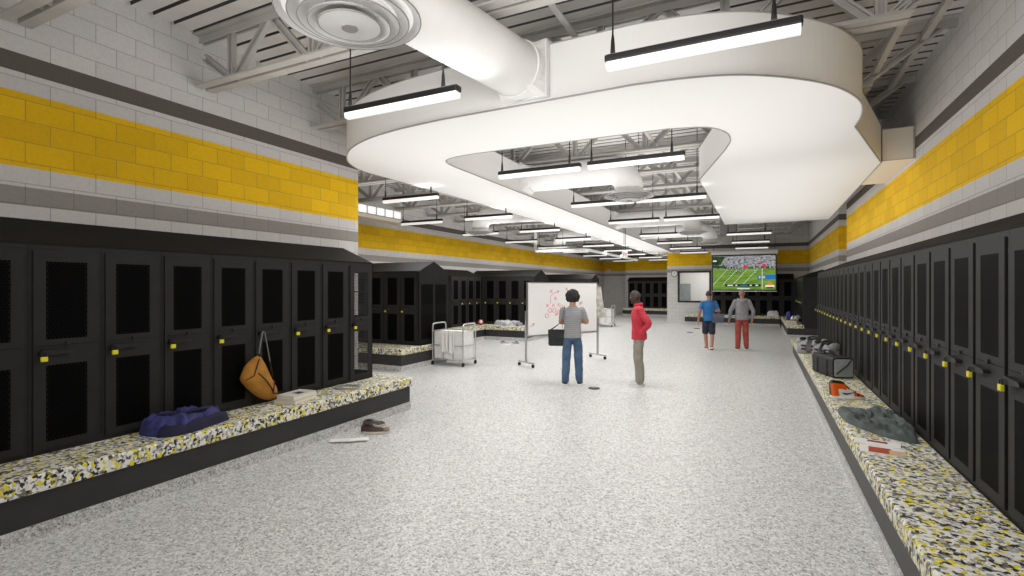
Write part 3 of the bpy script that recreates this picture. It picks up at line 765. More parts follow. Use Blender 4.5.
navy = noisy('navy_cloth', (.022,.024,.11), (.05,.05,.20), 14, .8, .25)
navyd = noisy('navy_dark', (.006,.007,.03), (.012,.013,.05), 14, .8)
nj = thing('folded_jacket', 'crumpled navy blue jacket lying on the left bench', 'jacket')
pile('body', None, None, [(-5.05,2.62),(-4.80,2.60),(-4.66,2.72),(-4.70,2.98),(-4.80,3.24),(-4.98,3.22),(-5.07,2.95)], .47, .17, navy, 3, 6, nj, .7)
pile('sleeve', None, None, [(-4.78,2.62),(-4.66,2.68),(-4.64,2.86),(-4.69,3.06),(-4.76,3.28),(-4.86,3.26),(-4.82,2.95)], .47, .11, navyd, 8, 9, nj, .4)
MB().tube([tuple(p) for p in catmull([(-4.95,2.72,.62),(-4.82,2.85,.625),(-4.80,3.05,.63),(-4.9,3.2,.6)],6)], .018, 8).build('collar', navyd, nj, smooth='auto')
green = noisy('green_grey_cloth', (.065,.083,.082), (.115,.138,.134), 7, .85, .25)
gj = thing('crumpled_jacket', 'crumpled green grey jacket spread on the right bench', 'jacket')
pile('body', None, None, [(.76,6.46),(.74,6.05),(.80,5.75),(.98,5.45),(1.18,5.32),(1.22,5.55),(1.12,5.95),(1.02,6.2),(.92,6.45)], .47, .085, green, 5, 7, gj, 1.0)
pile('sleeve', None, None, [(.98,6.25),(1.05,6.5),(1.15,6.62),(1.23,6.45),(1.22,6.0),(1.25,5.6),(1.15,5.35),(1.08,5.7)], .47, .085, green, 11, 8, gj, 1.0)
pile('towel', 'white and navy towel heaped on the middle island bench', 'towel', [(-8.25,15.36),(-7.8,15.22),(-7.25,15.26),(-7.2,15.5),(-7.55,15.62),(-7.9,15.6)], .47, .19, noisy('white_navy', (.80,.80,.80), (.03,.035,.08), 2.3, .9), 7, 5, None, .9)
pile('towel', 'white towel crumpled on the bench below the screen', 'towel', [(.30,25.62),(.55,25.6),(.74,25.65),(.72,25.7),(.5,25.71),(.32,25.7)], .47, .24, M['linen'], 6, 5)
st = MB()
pts = [(.15*math.cos(a)*1.0, .13*math.sin(a), .012+.006*math.sin(3*a)) for a in [2*math.pi*k/28 for k in range(28)]]
st.tube(pts, [(.02,.009)]*28, 8, closed=True)
tag(st.build('coiled_belt', mat('grey_strap', (.30,.30,.29), .8), loc=(-4.86,5.0,.472), rot=(0,0,.5)), 'pale grey strap coiled on the left bench near its end', 'belt')

def book(label, loc, rz, w, l, h, cm, extra=None):
    t = thing('book', label, 'book', loc, rz)
    MB().box(-w/2+.006,w/2-.004,-l/2+.006,l/2-.006,.004,h-.004).build('pages', M['paper'], t)
    c = MB(); c.prism([(-w/2,0),(w/2,0),(w/2,.004),(-w/2+.005,.004),(-w/2+.005,h-.004),(w/2,h-.004),(w/2,h),(-w/2,h)], -l/2, l/2, 'y'); c.build('cover', cm, t)
    if extra: extra(t, h)
    return t
def ph(t, h): MB().box(-.03,.07,-.05,.06,h+.0002,h+.001).build('cover_print', mat('print_grey', (.05,.05,.055), .5), t)
book('cream paged book lying under another on the left bench', (-4.86,4.18,.471), R(12), .28, .40, .04, mat('cover_cream', (.60,.56,.46), .7))
book('pale covered book on top of another on the left bench', (-4.87,4.20,.512), R(6), .25, .36, .045, mat('cover_white', (.68,.67,.63), .6), ph)
mg = thing('magazine', 'magazine with red and tan cover on the right bench', 'magazine', (.885,4.98,.471), R(-8))
MB().box(-.15,.15,-.11,.11,0,.008).build('pages', M['white'], mg)
MB().box(-.09,.06,-.10,.06,.0085,.0095).build('cover_photo', mat('cover_red', (.48,.075,.02), .5), mg)
MB().box(.045,.145,-.105,.02,.0098,.0108).build('cover_photo', mat('cover_tan', (.72,.50,.28), .5), mg)
mg2 = thing('magazine', 'white magazine with red title strip behind the red one', 'magazine', (.90,5.20,.471), R(-12))
MB().box(-.17,.15,-.09,.08,0,.007).build('pages', M['white'], mg2)
MB().box(-.08,.06,-.0,.055,.0075,.0085).build('title_strip', mat('cover_dark_red', (.35,.02,.01), .5), mg2)

def foot_outline(L, W, n=28):
    out = []
    for k in range(n):
        a = 2*math.pi*k/n; x = math.cos(a); y = math.sin(a)
        t = (x+1)/2; w = W*(.82+.36*math.sin(math.pi*min(1, t*1.05)*.9)) if t < .75 else W*1.08
        out.append((L/2*(abs(x)**.85)*(1 if x > 0 else -1), w/2*y*(abs(y)**-.12 if abs(y) > 1e-4 else 1)))
    return out
def shoe_parts(t, L, W, soleM, upM, toeM=None, high=0, collarM=None, soleh=.03):
    ol = foot_outline(L, W)
    MB().prism(ol, 0, soleh).build('sole', soleM, t, bevel=.004)
    b = MB(); rings = []; n = 16; N = 14
    for i in range(N+1):
        s = i/N; x = -L/2*.95+L*.95*s
        top = (.085 if s < .35 else .085-.045*min(1,(s-.35)/.4)) * (1 if s < .85 else max(.35, 1-(s-.85)*4))
        if s < .08: top *= .75+s*3
        w = W*.46*math.sin(math.pi*min(1,max(.08,s*.93+.06)))**.45
        ring = []
        for k in range(n):
            a = 2*math.pi*k/n; yy = w*math.cos(a); zz = math.sin(a)
            ring.append(b.v((x, yy*(1-.35*max(0,zz)), soleh-.004+(top*zz if zz > 0 else 0))))
        rings.append(ring)
    for A, B in zip(rings, rings[1:]):
        for k in range(n): b.face([A[k],A[(k+1)%n],B[(k+1)%n],B[k]])
    b.face(rings[0]); b.face(rings[-1][::-1])
    b.build('upper', upM, t, smooth='auto')
    hz = soleh+.075
    cb = MB()
    if high < .05: cb.ell((-L*.20,0,hz-.008),(L*.17,W*.30,.016),16)  # low shoes: dark ellipsoid stands in for the shaded opening
    else: cb.tube([(-L*.28,0,hz-.02),(-L*.29,0,hz+.02+high*.4),(-L*.31,0,hz+.02+high)], [(W*.36,L*.19),(W*.36,L*.175),(W*.39,L*.18)], 18, caps=True, up=(1,0,0))
    cb.build('collar', collarM or (blk if high < .05 else upM), t, smooth='auto')
    lc = MB()
    for k in range(5):
        x = -L*.05+k*L*.055; z = hz-.002-.010*k
        lc.tube([(x,-W*.17,z-.008),(x+.006,0,z+.008),(x,W*.17,z-.008)], .0045, 6)
    lc.build('laces', soleM, t)
    if toeM: MB().ell((L*.37,0,soleh+.012), (L*.115,W*.42,.035), 14).build('toe_cap', toeM, t, smooth='auto')
org = mat('orange_leather', (.78,.12,.005), .45); blk = mat('black_leather', (.012,.012,.014), .4); wht = mat('white_leather', (.82,.81,.79), .45)
sn = thing('high_top_sneaker', 'orange black and white high-top sneaker on the right bench', 'sneaker', (.93,7.16,.471), R(18))
def high_top(t, L, W):
    MB().prism(foot_outline(L, W), 0, .034).build('sole', wht, t, bevel=.005)
    def lerp(tab, x):
        for (a, va), (b_, vb) in zip(tab, tab[1:]):
            if x <= b_: return va+(vb-va)*(x-a)/(b_-a)
        return tab[-1][1]
    top = [(0,.185),(.08,.215),(.30,.205),(.40,.19),(.50,.135),(.62,.10),(.75,.075),(.88,.062),(.96,.048),(1,.034)]
    wid = [(0,.20),(.06,.36),(.2,.41),(.4,.40),(.65,.47),(.85,.44),(.95,.32),(1,.12)]
    N, K = 30, 13; b = MB(); G = []
    for i in range(N+1):
        q = i/N; x = -L/2*.97+L*.97*q; hh = lerp(top, q); w = W*lerp(wid, q); ring = []
        for k in range(K):
            a = math.pi*k/(K-1); ca = math.cos(a); sa = math.sin(a)
            z = .03+(hh-.03)*min(1, sa**.55*1.0); nar = 1-.38*((z-.03)/.19)
            ring.append(b.v((x-.02*(z-.03)/.19*(q < .3), w*nar*(abs(ca)**.6)*(1 if ca > 0 else -1), z)))
        G.append(ring)
    for i in range(N):
        for k in range(K-1):
            q = (i+.5)/N; z = sum(v.co.z for v in (G[i][k],G[i+1][k],G[i+1][k+1],G[i][k+1]))/4
            inner = 3 <= k <= 8
            b.mi = 0
            if z > .175 and q < .42: b.mi = 1
            elif q < .2: b.mi = 0
            elif q < .62 and z < .115: b.mi = 2
            elif .42 <= q < .72: b.mi = 1 if inner else 0
            elif .62 <= q < .80 and not inner: b.mi = 1
            elif q > .90: b.mi = 1
            b.face([G[i][k],G[i+1][k],G[i+1][k+1],G[i][k+1]])
    b.face(G[0]); b.face(G[-1][::-1])
    b.build('upper', [org, blk, wht], t, smooth='auto')
    for s_ in (-1,1):
        m = MB(); y0 = s_*W*.41
        m.prism([(-.085,.075),(-.06,.055),(-.03,.05),(.075,.088),(-.03,.068),(-.055,.072)], min(y0,y0*1.06), max(y0,y0*1.06), 'y').build('curved_mark', blk, t)
    lc = MB()
    for k in range(5):
        x = .0+k*.022; z = lerp(top, (x+L/2)/L)+.001
        lc.tube([(x,-W*.2,z-.018),(x+.004,0,z+.004),(x,W*.2,z-.018)], .004, 6)
    lc.build('laces', blk, t)
high_top(sn, .37, .15)
bs = thing('slip_on_shoe', 'brown and white shoe on the floor beside the left bench', 'shoe', (-4.24,4.83,0), R(27))
brn = mat('brown_leather', (.055,.03,.024), .5)
shoe_parts(bs, .36, .13, mat('cream_rubber', (.62,.57,.5), .6), brn, mat('tan_suede', (.30,.22,.17), .7), .015)
bs2 = thing('slip_on_shoe', 'brown shoe half hidden behind another by the left bench', 'shoe', (-4.44,5.03,0), R(60))
shoe_parts(bs2, .30, .12, mat('cream_rubber_dull', (.45,.41,.36), .6), brn, None, .015)
sk = MB(); pts = catmull([(-.21,0,.02),(-.08,-.012,.022),(.05,.0,.024),(.15,.03,.02),(.21,.045,.014)], 5)
tag(sk.tube([tuple(p) for p in pts], [(.045+.006*math.sin(i*.9),.018) for i in range(len(pts))], 12, up=(0,0,1)).build('sock', M['linen'], smooth='auto', loc=(-4.27,4.42,.0), rot=(0,0,R(30))), 'white sock lying flat on the floor near the left bench', 'sock')
for i, (x, y, a) in enumerate(((-7.12,14.02,20),(-6.82,14.1,160))):
    t = thing('running_shoe', f'grey running shoe on the floor by the middle island, {("left","right")[i]} one', 'shoe', (x,y,0), R(a))
    shoe_parts(t, .31, .12, wht, mat('grey_mesh', (.30,.30,.30), .8), None, .02)

# duffel bag
db = thing('duffel_bag', 'black duffel bag with pale grey end on the right bench', 'bag', (.975,8.94,.472), R(20))
dk = noisy('black_nylon', (.016,.016,.017), (.026,.026,.028), 20, .7, .15)
def rr(w, h, r=.06, n=5):
    out = []
    for cx, cy, a0 in ((w/2-r,r,-90),(w/2-r,h-r,0),(-w/2+r,h-r,90),(-w/2+r,r,180)):
        for k in range(n+1): a = R(a0+90*k/n); out.append((cx+r*math.cos(a), cy+r*math.sin(a)))
    return out
MB().prism(rr(.29,.30,.045), -.30, .30, 'y').build('bag_body', dk, db, smooth='auto')
MB().prism(rr(.255,.255,.03), -.312, -.298, 'y').build('end_panel', noisy('pale_grey_nylon', (.30,.32,.33), (.36,.38,.39), 20, .7), db, bevel=.01, loc=(.005,0,.02))
for y in (-.14,.14):
    pts = [(-.150,y,.02),(-.150,y,.24),(-.10,y,.305),(.10,y,.305),(.150,y,.24),(.150,y,.02)]
    MB().tube(pts, [(.02,.005)]*6, 8).build('strap', M['blackrub'], db)
MB().tube([tuple(p) for p in catmull([(-.02,-.14,.30),(-.06,-.12,.34),(-.07,0,.37),(-.06,.12,.34),(-.02,.14,.30)],5)], [(.014,.008)]*21, 8).build('grab_handle', M['blackrub'], db)
MB().tube([tuple(p) for p in catmull([(-.10,-.312,.06),(-.02,-.33,.14),(.05,-.33,.20),(.10,-.315,.27)],5)], [(.018,.006)]*16, 8).build('shoulder_strap', M['blackrub'], db)

# shoulder pads
def pads(label, loc, rz, g, sc_=1):
    t = thing('shoulder_pads', label, 'shoulder pads', loc, rz)
    for s_ in (-1,1):
        # arched half shell: front plate over the shoulder to the back plate
        b = MB(); G = []
        for i in range(13):
            a = math.pi*(i/12); ring = []
            for j in range(7):
                w = .05+.17*j/6
                ring.append(b.v((s_*w, -.13*math.cos(a)*(1+.1*j/6), max(.0,.31*math.sin(a)**.6-.025*(j/6)**2*2))))
            G.append(ring)
        for i in range(12):
            for j in range(6): b.face([G[i][j],G[i+1][j],G[i+1][j+1],G[i][j+1]])
        o = b.build('shell', g, t, smooth=True); so = o.modifiers.new('s','SOLIDIFY'); so.thickness = .02
        MB().ell((s_*.22,0,.24), (.085,.12,.075), 16).build('shoulder_cup', g, t, smooth=True)
        MB().ell((s_*.155,-.06,.295), (.06,.07,.03), 14).build('epaulet', M['blackrub'], t, smooth=True)
        for z in (.08,.15): MB().box(min(s_*.05,s_*.14),max(s_*.05,s_*.14),-.150,-.135,z,z+.03).build('buckle_strap', M['blackrub'], t)
    MB().tube([(.07*math.cos(a),.085*math.sin(a),.315+.02*math.sin(a)) for a in [2*math.pi*k/16 for k in range(16)]], .018, 8, closed=True).build('neck_roll', M['blackrub'], t, smooth=True)
gp = mat('grey_plastic', (.30,.30,.31), .4)
pads('grey football shoulder pads left of another set on the right bench', (.93,11.55,.472), R(-35), gp)
pads('grey football shoulder pads right of another set, nearer the lockers', (1.10,10.85,.472), R(-62), mat('dark_grey_plastic', (.22,.22,.23), .4))

def helmet(label, loc, rz, shell, stripe):
    t = thing('football_helmet', label, 'helmet', loc, rz)
    def fn(d, p):
        if d.z < -.55: p.z = max(p.z, -.105)
        if d.y < -.35 and d.z < .15: p.y *= .72
        return p
    MB().ell((0,0,.15), (.125,.15,.15), 24, fn).build('shell', shell, t, smooth='auto')
    MB().tube([(0,.155*math.sin(a)*1.0,.15+.155*math.cos(a)) for a in [R(-70+15*k) for k in range(13)]], [(.02,.004)]*13, 8).build('stripe', stripe, t)
    MB().box(-.095,.095,-.125,-.09,.07,.16).build('face_opening', M['black'], t, bevel=.02)
    for z in (.06,.10,.14):
        MB().tube([tuple(p) for p in catmull([(-.12,-.05,z),(-.09,-.15,z-.01),(0,-.185,z-.015),(.09,-.15,z-.01),(.12,-.05,z)],4)], .007, 6).build('face_bar', M['black'], t)
hw = mat('helmet_white', (.85,.85,.83), .25)
helmet('white football helmet on the far right bench beside the blue jug', (1.10,20.55,.471), R(-20), hw, M['black'])
helmet('grey football helmet close to the lockers on the far right bench', (1.255,20.95,.471), R(25), mat('helmet_grey', (.28,.28,.29), .3), M['black'])
jg = thing('water_jug', 'tall blue water jug on the far right bench', 'jug', (.98,21.3,.471))
bl = mat('blue_plastic', (.012,.016,.20), .35)
MB().lathe([(.0,0),(.10,0),(.11,.02),(.11,.34),(.095,.38),(.0,.385)], n=24).build('jug_body', bl, jg, smooth='auto')
MB().lathe([(0,.385),(.05,.385),(.05,.42),(0,.425)], n=16).build('cap', bl, jg)
MB().tube([(.09,0,.36),(.14,0,.34),(.14,0,.22),(.108,0,.18)], .014, 8).build('handle', bl, jg)
bx_ = thing('cardboard_box', 'small cream carton at the front edge of the far right bench', 'box', (.99,20.32,.471), R(8))
MB().box(-.15,.15,-.1,.1,0,.13).build('carton', mat('cream_card', (.62,.55,.42), .8), bx_, bevel=.006)
MB().box(-.152,.152,-.02,.02,.128,.132).build('lid_tape', mat('tape', (.45,.38,.26), .5), bx_)
rb = thing('ball', 'small red and white ball on the bay bench corner', 'ball', (-8.62,15.1,.472))
MB().ell((0,0,.1), (.1,.1,.1), 20).build('rubber_skin', mat('red_rubber', (.45,.02,.03), .4), rb, smooth=True)
MB().ell((.04,-.05,.12), (.06,.06,.06), 14).build('patch', mat('white_rubber', (.8,.7,.7), .4), rb, smooth=True)
def floor_disc(label, x, y, r):
    t = thing('floor_box', label, 'floor box', (x,y,0))
    MB().lathe([(0,.0),(r,.0),(r,.012),(r-.012,.016),(r-.014,.012),(0,.012)], n=28).build('rim', mat('puck_black', (.02,.02,.02), .4), t)
    MB().lathe([(0,.012),(r*.7,.012),(r*.66,.018),(0,.018)], n=24).build('lid', mat('puck_grey', (.14,.14,.14), .35, .5), t)
floor_disc('round black floor box at the feet of the two near people', -2.63, 8.64, .10)
floor_disc('dark round floor box near the walking people, nearer of two', -2.46, 20.8, .12)
floor_disc('dark round floor box near the back bench, farther of two', -2.42, 22.9, .12)

# tan sling bag hanging from the fifth locker handle
tn = noisy('tan_canvas', (.36,.155,.018), (.46,.205,.028), 9, .85, .25)
sb = thing('sling_bag', 'tan canvas sling bag hanging by its strap from a left wall locker', 'bag', (-5.035,3.865,1.25), R(90))
# local x = along wall (+Y world), y = -X world
out = [(-.25,-.40),(-.20,-.31),(-.09,-.23),(-.03,-.24),(.05,-.40),(.13,-.55),(.185,-.66),(.17,-.735),(.08,-.745),(-.05,-.69),(-.18,-.57),(-.26,-.47)]
P = catmull([(a,0,b_) for a, b_ in out], 5, True); c = sum(P, Vector())/len(P)
b = MB(); rs = []
for s_, dep in ((.0,-.10),(.5,-.095),(.82,-.07),(.97,-.03),(1,0),(.97,.02),(0,.025)):
    rs.append([b.v((c.x+(p.x-c.x)*max(s_,.001), dep+.008*noise.noise((p.x*9,p.z*9,s_*3)), c.z+(p.z-c.z)*max(s_,.001))) for p in P])
for A, B in zip(rs, rs[1:]):
    for i in range(len(P)): b.face([A[i],A[(i+1)%len(P)],B[(i+1)%len(P)],B[i]])
b.build('bag_body', tn, sb, smooth=True)
dt = mat('dark_piping', (.035,.018,.01), .7)
MB().tube([(-.09,-.075,-.25),(-.13,-.088,-.33),(-.165,-.09,-.42),(-.235,-.06,-.46)], .007, 6).build('piping', dt, sb)
MB().tube([(-.12,-.10,-.40),(-.02,-.105,-.50),(.05,-.105,-.60),(.07,-.10,-.66)], .007, 6).build('piping', dt, sb)
MB().tube([(.10,-.08,-.52),(.08,-.095,-.60),(.07,-.10,-.66),(.16,-.07,-.67)], .007, 6).build('piping', dt, sb)
sg = mat('grey_webbing', (.30,.29,.28), .7)
MB().tube([(-.055,-.02,-.24),(-.045,-.02,-.14),(-.015,-.025,.03),(.0,-.025,.045),(.015,-.025,.03),(.06,-.03,-.20),(.105,-.03,-.44)], [(.012,.004)]*7, 8).build('strap', sg, sb)
MB().tube([(-.055,-.02,-.27),(-.052,-.02,-.20)], [(.016,.006)]*2, 8).build('strap_end', dt, sb); MB().tube([(.075,-.03,-.30),(.11,-.03,-.48)], [(.016,.006)]*2, 8).build('strap_end', dt, sb)

# ------------------------------------------------------------------ people
def fuse(mb, name, m, parent, voxel=.009, smooth=6, fn=None):
    bmesh.ops.recalc_face_normals(mb.bm, faces=mb.bm.faces)
    me = bpy.data.meshes.new('tmp'); mb.bm.to_mesh(me); mb.bm.free()
    o = bpy.data.objects.new('tmp', me); COL.objects.link(o)
    r = o.modifiers.new('r', 'REMESH'); r.mode = 'VOXEL'; r.voxel_size = voxel
    s = o.modifiers.new('s', 'SMOOTH'); s.iterations = smooth; s.factor = .5
    dg = bpy.context.evaluated_depsgraph_get(); ev = bpy.data.meshes.new_from_object(o.evaluated_get(dg))
    bpy.data.objects.remove(o)
    if fn:
        for v in ev.vertices: v.co = fn(v.co, v.normal)
    for p in ev.polygons: p.use_smooth = True
    ev.materials.clear(); ev.materials.append(m)
    n = bpy.data.objects.new(name, ev); COL.objects.link(n); n.parent = parent; return n
def limb(mb, pts, rads, n=14):
    # rounded tube through joints
    P = catmull(pts, 6); m = len(P)-1; rs = []
    for i in range(m+1):
        t = i/m*(len(rads)-1); k = min(int(t), len(rads)-2); f = t-k
        rs.append(rads[k]*(1-f)+rads[k+1]*f)
    mb.tube([tuple(p) for p in P], rs, n)
    mb.ell(P[0], (rs[0],)*3, 12); mb.ell(P[-1], (rs[-1],)*3, 12)
def rings(mb, rows, n=24):
    rg = []
    for z, cx, cy, rx, ry in rows:
        rg.append([mb.v((cx+rx*math.cos(2*math.pi*k/n), cy+ry*math.sin(2*math.pi*k/n), z)) for k in range(n)])
    for A, B in zip(rg, rg[1:]):
        for k in range(n): mb.face([A[k],A[(k+1)%n],B[(k+1)%n],B[k]])
    mb.face(rg[0][::-1]); mb.face(rg[-1])
def rot_about(p, piv, m): return piv + m @ (Vector(p)-piv)
def person(label, loc, face, H, skin, topM, legM, shoeM, hairM, pose):
    t = thing('person', label, 'person', loc, math.atan2(face[1], face[0])-math.pi/2)
    s = H/1.74
    t.scale = (s,s,s)
    g = pose
    lean = g.get('lean', 0)
    tz = lambda z: lean*max(0, z-.95)   # forward shift of the trunk
    hipz = .90
    # --- skin
    b = MB()
    rings(b, [(.86,0,0,.128,.096),(.95,0,tz(.95),.138,.10),(1.08,0,tz(1.08),.13,.095),(1.22,0,tz(1.22),.15,.105),(1.34,0,tz(1.34),.165,.105),(1.42,0,tz(1.42),.13,.085),(1.47,0,tz(1.47),.06,.06)])
    nb = Vector((0,tz(1.45)-.005,1.44)); hc = Vector((0,tz(1.5)+.03+g.get('headfwd',0),1.625-g.get('headdrop',0)))
    limb(b, [nb, nb*.4+hc*.6+Vector((0,-.012,-.01)), hc+Vector((0,-.01,-.03))], [.062,.056,.055])
    HR = Matrix.Rotation(g.get('headyaw',0),3,'Z') @ Matrix.Rotation(-g.get('headtilt',0),3,'X')
    def hf(d, p):
        # jaw narrows, face flattens, brow, cheek
        if p.z < 0: k = 1-.28*min(1,-d.z)**1.3; p.x *= k; p.y *= (1-.12*-d.z)
        if d.y > .5 and abs(d.z) < .5: p.y *= .97
        if p.z > 0 and d.y < 0: p.y *= 1.06
        return HR @ p
    b.ell(hc, (.076,.095,.118), 28, hf)
    def hp(x, y, z): return hc + HR @ Vector((x,y,z))
    limb(b, [hp(0,.086,.018), hp(0,.104,-.008), hp(0,.108,-.022)], [.009,.012,.014], 10)     # nose
    b.ell(hp(0,.078,-.092), (.026,.022,.02), 12)                                           # chin
    for x in (-1,1):
        b.ell(hp(x*.03,.083,-.05), (.02,.012,.011), 10); b.ell(hp(x*.076,-.005,-.005), (.012,.024,.034), 12)  # lips, ears
        b.ell(hp(x*.028,.080,.03), (.026,.012,.009), 10)   # brow
    for S_, sg_ in (('L',-1),('R',1)):
        sh = Vector((sg_*.175, tz(1.40), 1.40)); el = Vector(g['el'+S_]); wr = Vector(g['wr'+S_])
        limb(b, [sh, sh*.5+el*.5, el, el*.5+wr*.5, wr], [.056,.048,.041,.040,.028])
        d = (wr-el).normalized(); hd = Vector(g.get('hd'+S_, d)).normalized()
        sd = hd.cross(Vector(g.get('palm'+S_, (sg_,0,0)))).normalized(); pn = sd.cross(hd).normalized()
        pc_ = wr+hd*.045
        limb(b, [wr, wr+hd*.03, wr+hd*.085], [.028,.034,.034], 12)
        for f, (off, ln) in enumerate(((-.030,.070),(-.010,.080),(.010,.075),(.029,.058))):
            a0 = wr+hd*.085+sd*off; cu = g.get('curl',.35)
            p1 = a0+hd*ln*.5-pn*ln*.12*cu*2; p2 = p1+(hd*(1-cu)-pn*cu).normalized()*ln*.5
            limb(b, [a0-hd*.02, p1, p2], [.0105,.0098,.0085], 8)
        th0 = wr+hd*.03-sd*.028; limb(b, [th0, th0+hd*.03-sd*.022-pn*.008, th0+hd*.06-sd*.022-pn*.018], [.013,.0115,.0095], 8)
    legs = {}
    for S_, sg_ in (('L',-1),('R',1)):
        hp_ = Vector((sg_*.088,0,hipz)); kn = Vector(g['kn'+S_]); an = Vector(g['an'+S_])
        calf = kn*.65+an*.35+Vector((0,-.018,0))
        limb(b, [hp_, hp_*.5+kn*.5+Vector((0,.01,0)), kn, calf, an, an+Vector((0,0,-.02))], [.070,.070,.055,.056,.04,.04])
        legs[S_] = (hp_, kn, an)
    fuse(b, 'body', skin, t, .0085, 3)
    # face
    for x in (-1,1):
        e = MB().ell(hp(x*.028,.078,.012), (.013,.010,.008), 12).build('eye', mat('eye_white', (.75,.73,.7), .3), t, smooth=True)
        MB().ell(hp(x*.028,.0875,.012), (.006,.003,.006), 10).build('iris', M['black'], e, smooth=True)
    MB().ell(hp(0,.0925,-.05), (.022,.004,.0035), 10).build('mouth', mat('lip', (.20,.05,.045), .5), t, smooth=True)
    # --- hair
    if hairM:
        if g.get('afro'):
            hb = MB(); rnd = random.Random(5)
            hb.ell(hp(0,-.025,.025), (.122,.118,.122), 24)
            for k in range(170):
                th_, ph_ = rnd.uniform(0, math.pi*.76), rnd.uniform(0, 2*math.pi)
                dd = Vector((math.sin(th_)*math.cos(ph_), math.sin(th_)*math.sin(ph_), math.cos(th_)))
                if dd.y > .55 and dd.z < .45: continue
                q = Vector((dd.x*.124, dd.y*.118-.025, dd.z*.122+.025)); hb.ell(hp(*q), (.02,)*3, 8)
            fuse(hb, 'hair', hairM, t, .009, 1)
        else:
            def hh(d, p): return HR @ p
            hb = MB(); ri = []; n = 28
            for i in range(9):
                row = []
                for k in range(n):
                    ph_ = 2*math.pi*k/n; fy = math.sin(ph_)
                    tmax = R(100) if fy < -.2 else (R(88) if fy < .35 else R(58))
                    th_ = max(.02, tmax*i/8)
                    dd = Vector((math.sin(th_)*math.cos(ph_), math.sin(th_)*math.sin(ph_), math.cos(th_)))
                    rr_ = g.get('hairlen', .008)
                    q = Vector((dd.x*(.076+rr_), dd.y*((.095 if dd.y > 0 else .101)+rr_), dd.z*(.118+rr_)))
                    row.append(hb.v(hp(*q)))
                ri.append(row)
            for A, B in zip(ri, ri[1:]):
                for k in range(n): hb.face([A[k],B[k],B[(k+1)%n],A[(k+1)%n]])
            o = hb.build('hair', hairM, t, smooth=True); so = o.modifiers.new('s','SOLIDIFY'); so.thickness = .012; so.offset = -1
    # --- top garment
    b = MB(); hem = g.get('hem', .88); e = g.get('loose', .018)
    wr_ = lambda co, no: co + no*(.006*noise.noise((co.x*14, co.y*14, co.z*9)) + .005*noise.noise((co.x*5,co.y*5,co.z*24)))
    rings(b, [(hem,0,tz(hem),.156+e,.118+e),(.96,0,tz(.96),.150+e,.112+e),(1.08,0,tz(1.08),.142+e,.105+e),(1.22,0,tz(1.22),.158+e,.112+e),(1.33,0,tz(1.33),.172+e*.6,.113+e*.6),(1.41,0,tz(1.41),.150+e*.4,.092+e*.4),(1.455,0,tz(1.45),.092,.072),(1.475+g.get('neck',0),0,tz(1.47),.066,.066)])
    for S_, sg_ in (('L',-1),('R',1)):
        sh = Vector((sg_*.172, tz(1.39), 1.395)); el = Vector(g['el'+S_]); w2 = Vector(g['wr'+S_])
        if g.get('long'):
            limb(b, [sh, sh*.5+el*.5, el, el*.5+w2*.5, w2*.96+el*.04], [.072,.066,.057,.052,.042])
        else:
            ee = sh*.38+el*.62; limb(b, [sh, sh*.5+ee*.5, ee], [.064,.062,.060])
    fuse(b, g['topname'], topM, t, .010, 6, wr_)
    if g.get('hood'):
        b = MB(); limb(b, [(-.11,tz(1.42)+.0,1.46),(-.08,-.085+tz(1.4),1.43),(0,-.115+tz(1.4),1.40),(.08,-.085+tz(1.4),1.43),(.11,tz(1.42),1.46)], [.035,.048,.055,.048,.035]); b.ell((0,-.125+tz(1.3),1.34), (.10,.035,.07), 14)
        fuse(b, 'hood', topM, t, .010, 6)
    if g.get('collar'):
        MB().tube([(.074*math.cos(a),.074*math.sin(a)+tz(1.47),1.478+.012*math.sin(a+3.14)) for a in [2*math.pi*k/20 for k in range(20)]], [(.012,.028)]*20, 8, closed=True).build('collar', topM, t, smooth=True)
    # --- legs garment
    b = MB(); le = g.get('legw', .014)
    rings(b, [(.83,0,0,.140,.104),(.90,0,0,.150,.112),(.98,0,tz(.98),.152,.11),(1.03,0,tz(1.03),.143,.104)])
    for S_, (h_, kn, an) in legs.items():
        if g.get('shorts'): limb(b, [h_, h_*.5+kn*.5, kn+Vector((0,0,.03))], [.098,.096,.094])
        else: limb(b, [h_+Vector((-.012 if h_.x > 0 else .012,0,-.03)), h_*.5+kn*.5+Vector((0,.008,0)), kn, kn*.6+an*.4+Vector((0,-.012,0)), an+Vector((0,-.005,.01))], [.086,.086,.066+le,.062+le,.054+le])
    fuse(b, g['legname'], legM, t, .010, 6, wr_)
    for S_, (h_, kn, an) in legs.items():
        ft = g.get('ft'+S_, (0,0)); rz_ = ft[0]; 
        so = thing('shoe', None, None); so.parent = t; so.location = (an.x, an.y, an.z-.09); so.rotation_euler = (ft[1], 0, rz_)
        nb_ = MB(); ol = [(y_*1.0, x_+.055) for x_, y_ in foot_outline(.275,.098)]
        nb_.prism(ol, 0, .028); nb_.build('sole', g.get('soleM', M['linen']), so, bevel=.004)
        nb_ = MB(); nb_.ell((0,.075,.032), (.047,.115,.052), 16); nb_.ell((0,.0,.055), (.045,.062,.062), 14); fuse(nb_, 'upper', shoeM, so, .008, 3)
    return t
skA = mat('skin_light', (.50,.27,.18), .55); skB = mat('skin_dark', (.065,.035,.025), .5); skC = mat('skin_tan', (.42,.20,.14), .55)
hairD = noisy('dark_hair', (.012,.011,.011), (.03,.028,.027), 30, .85, .3); hairG = noisy('short_grey_hair', (.035,.033,.032), (.07,.068,.066), 40, .9); hairB = mat('sandy_hair', (.32,.20,.13), .8)
tee = stripes('grey_striped_jersey', (.34,.345,.36), (.27,.275,.295), .035)
jean = noisy('blue_denim', (.055,.10,.185), (.085,.145,.245), 10, .9, .1)
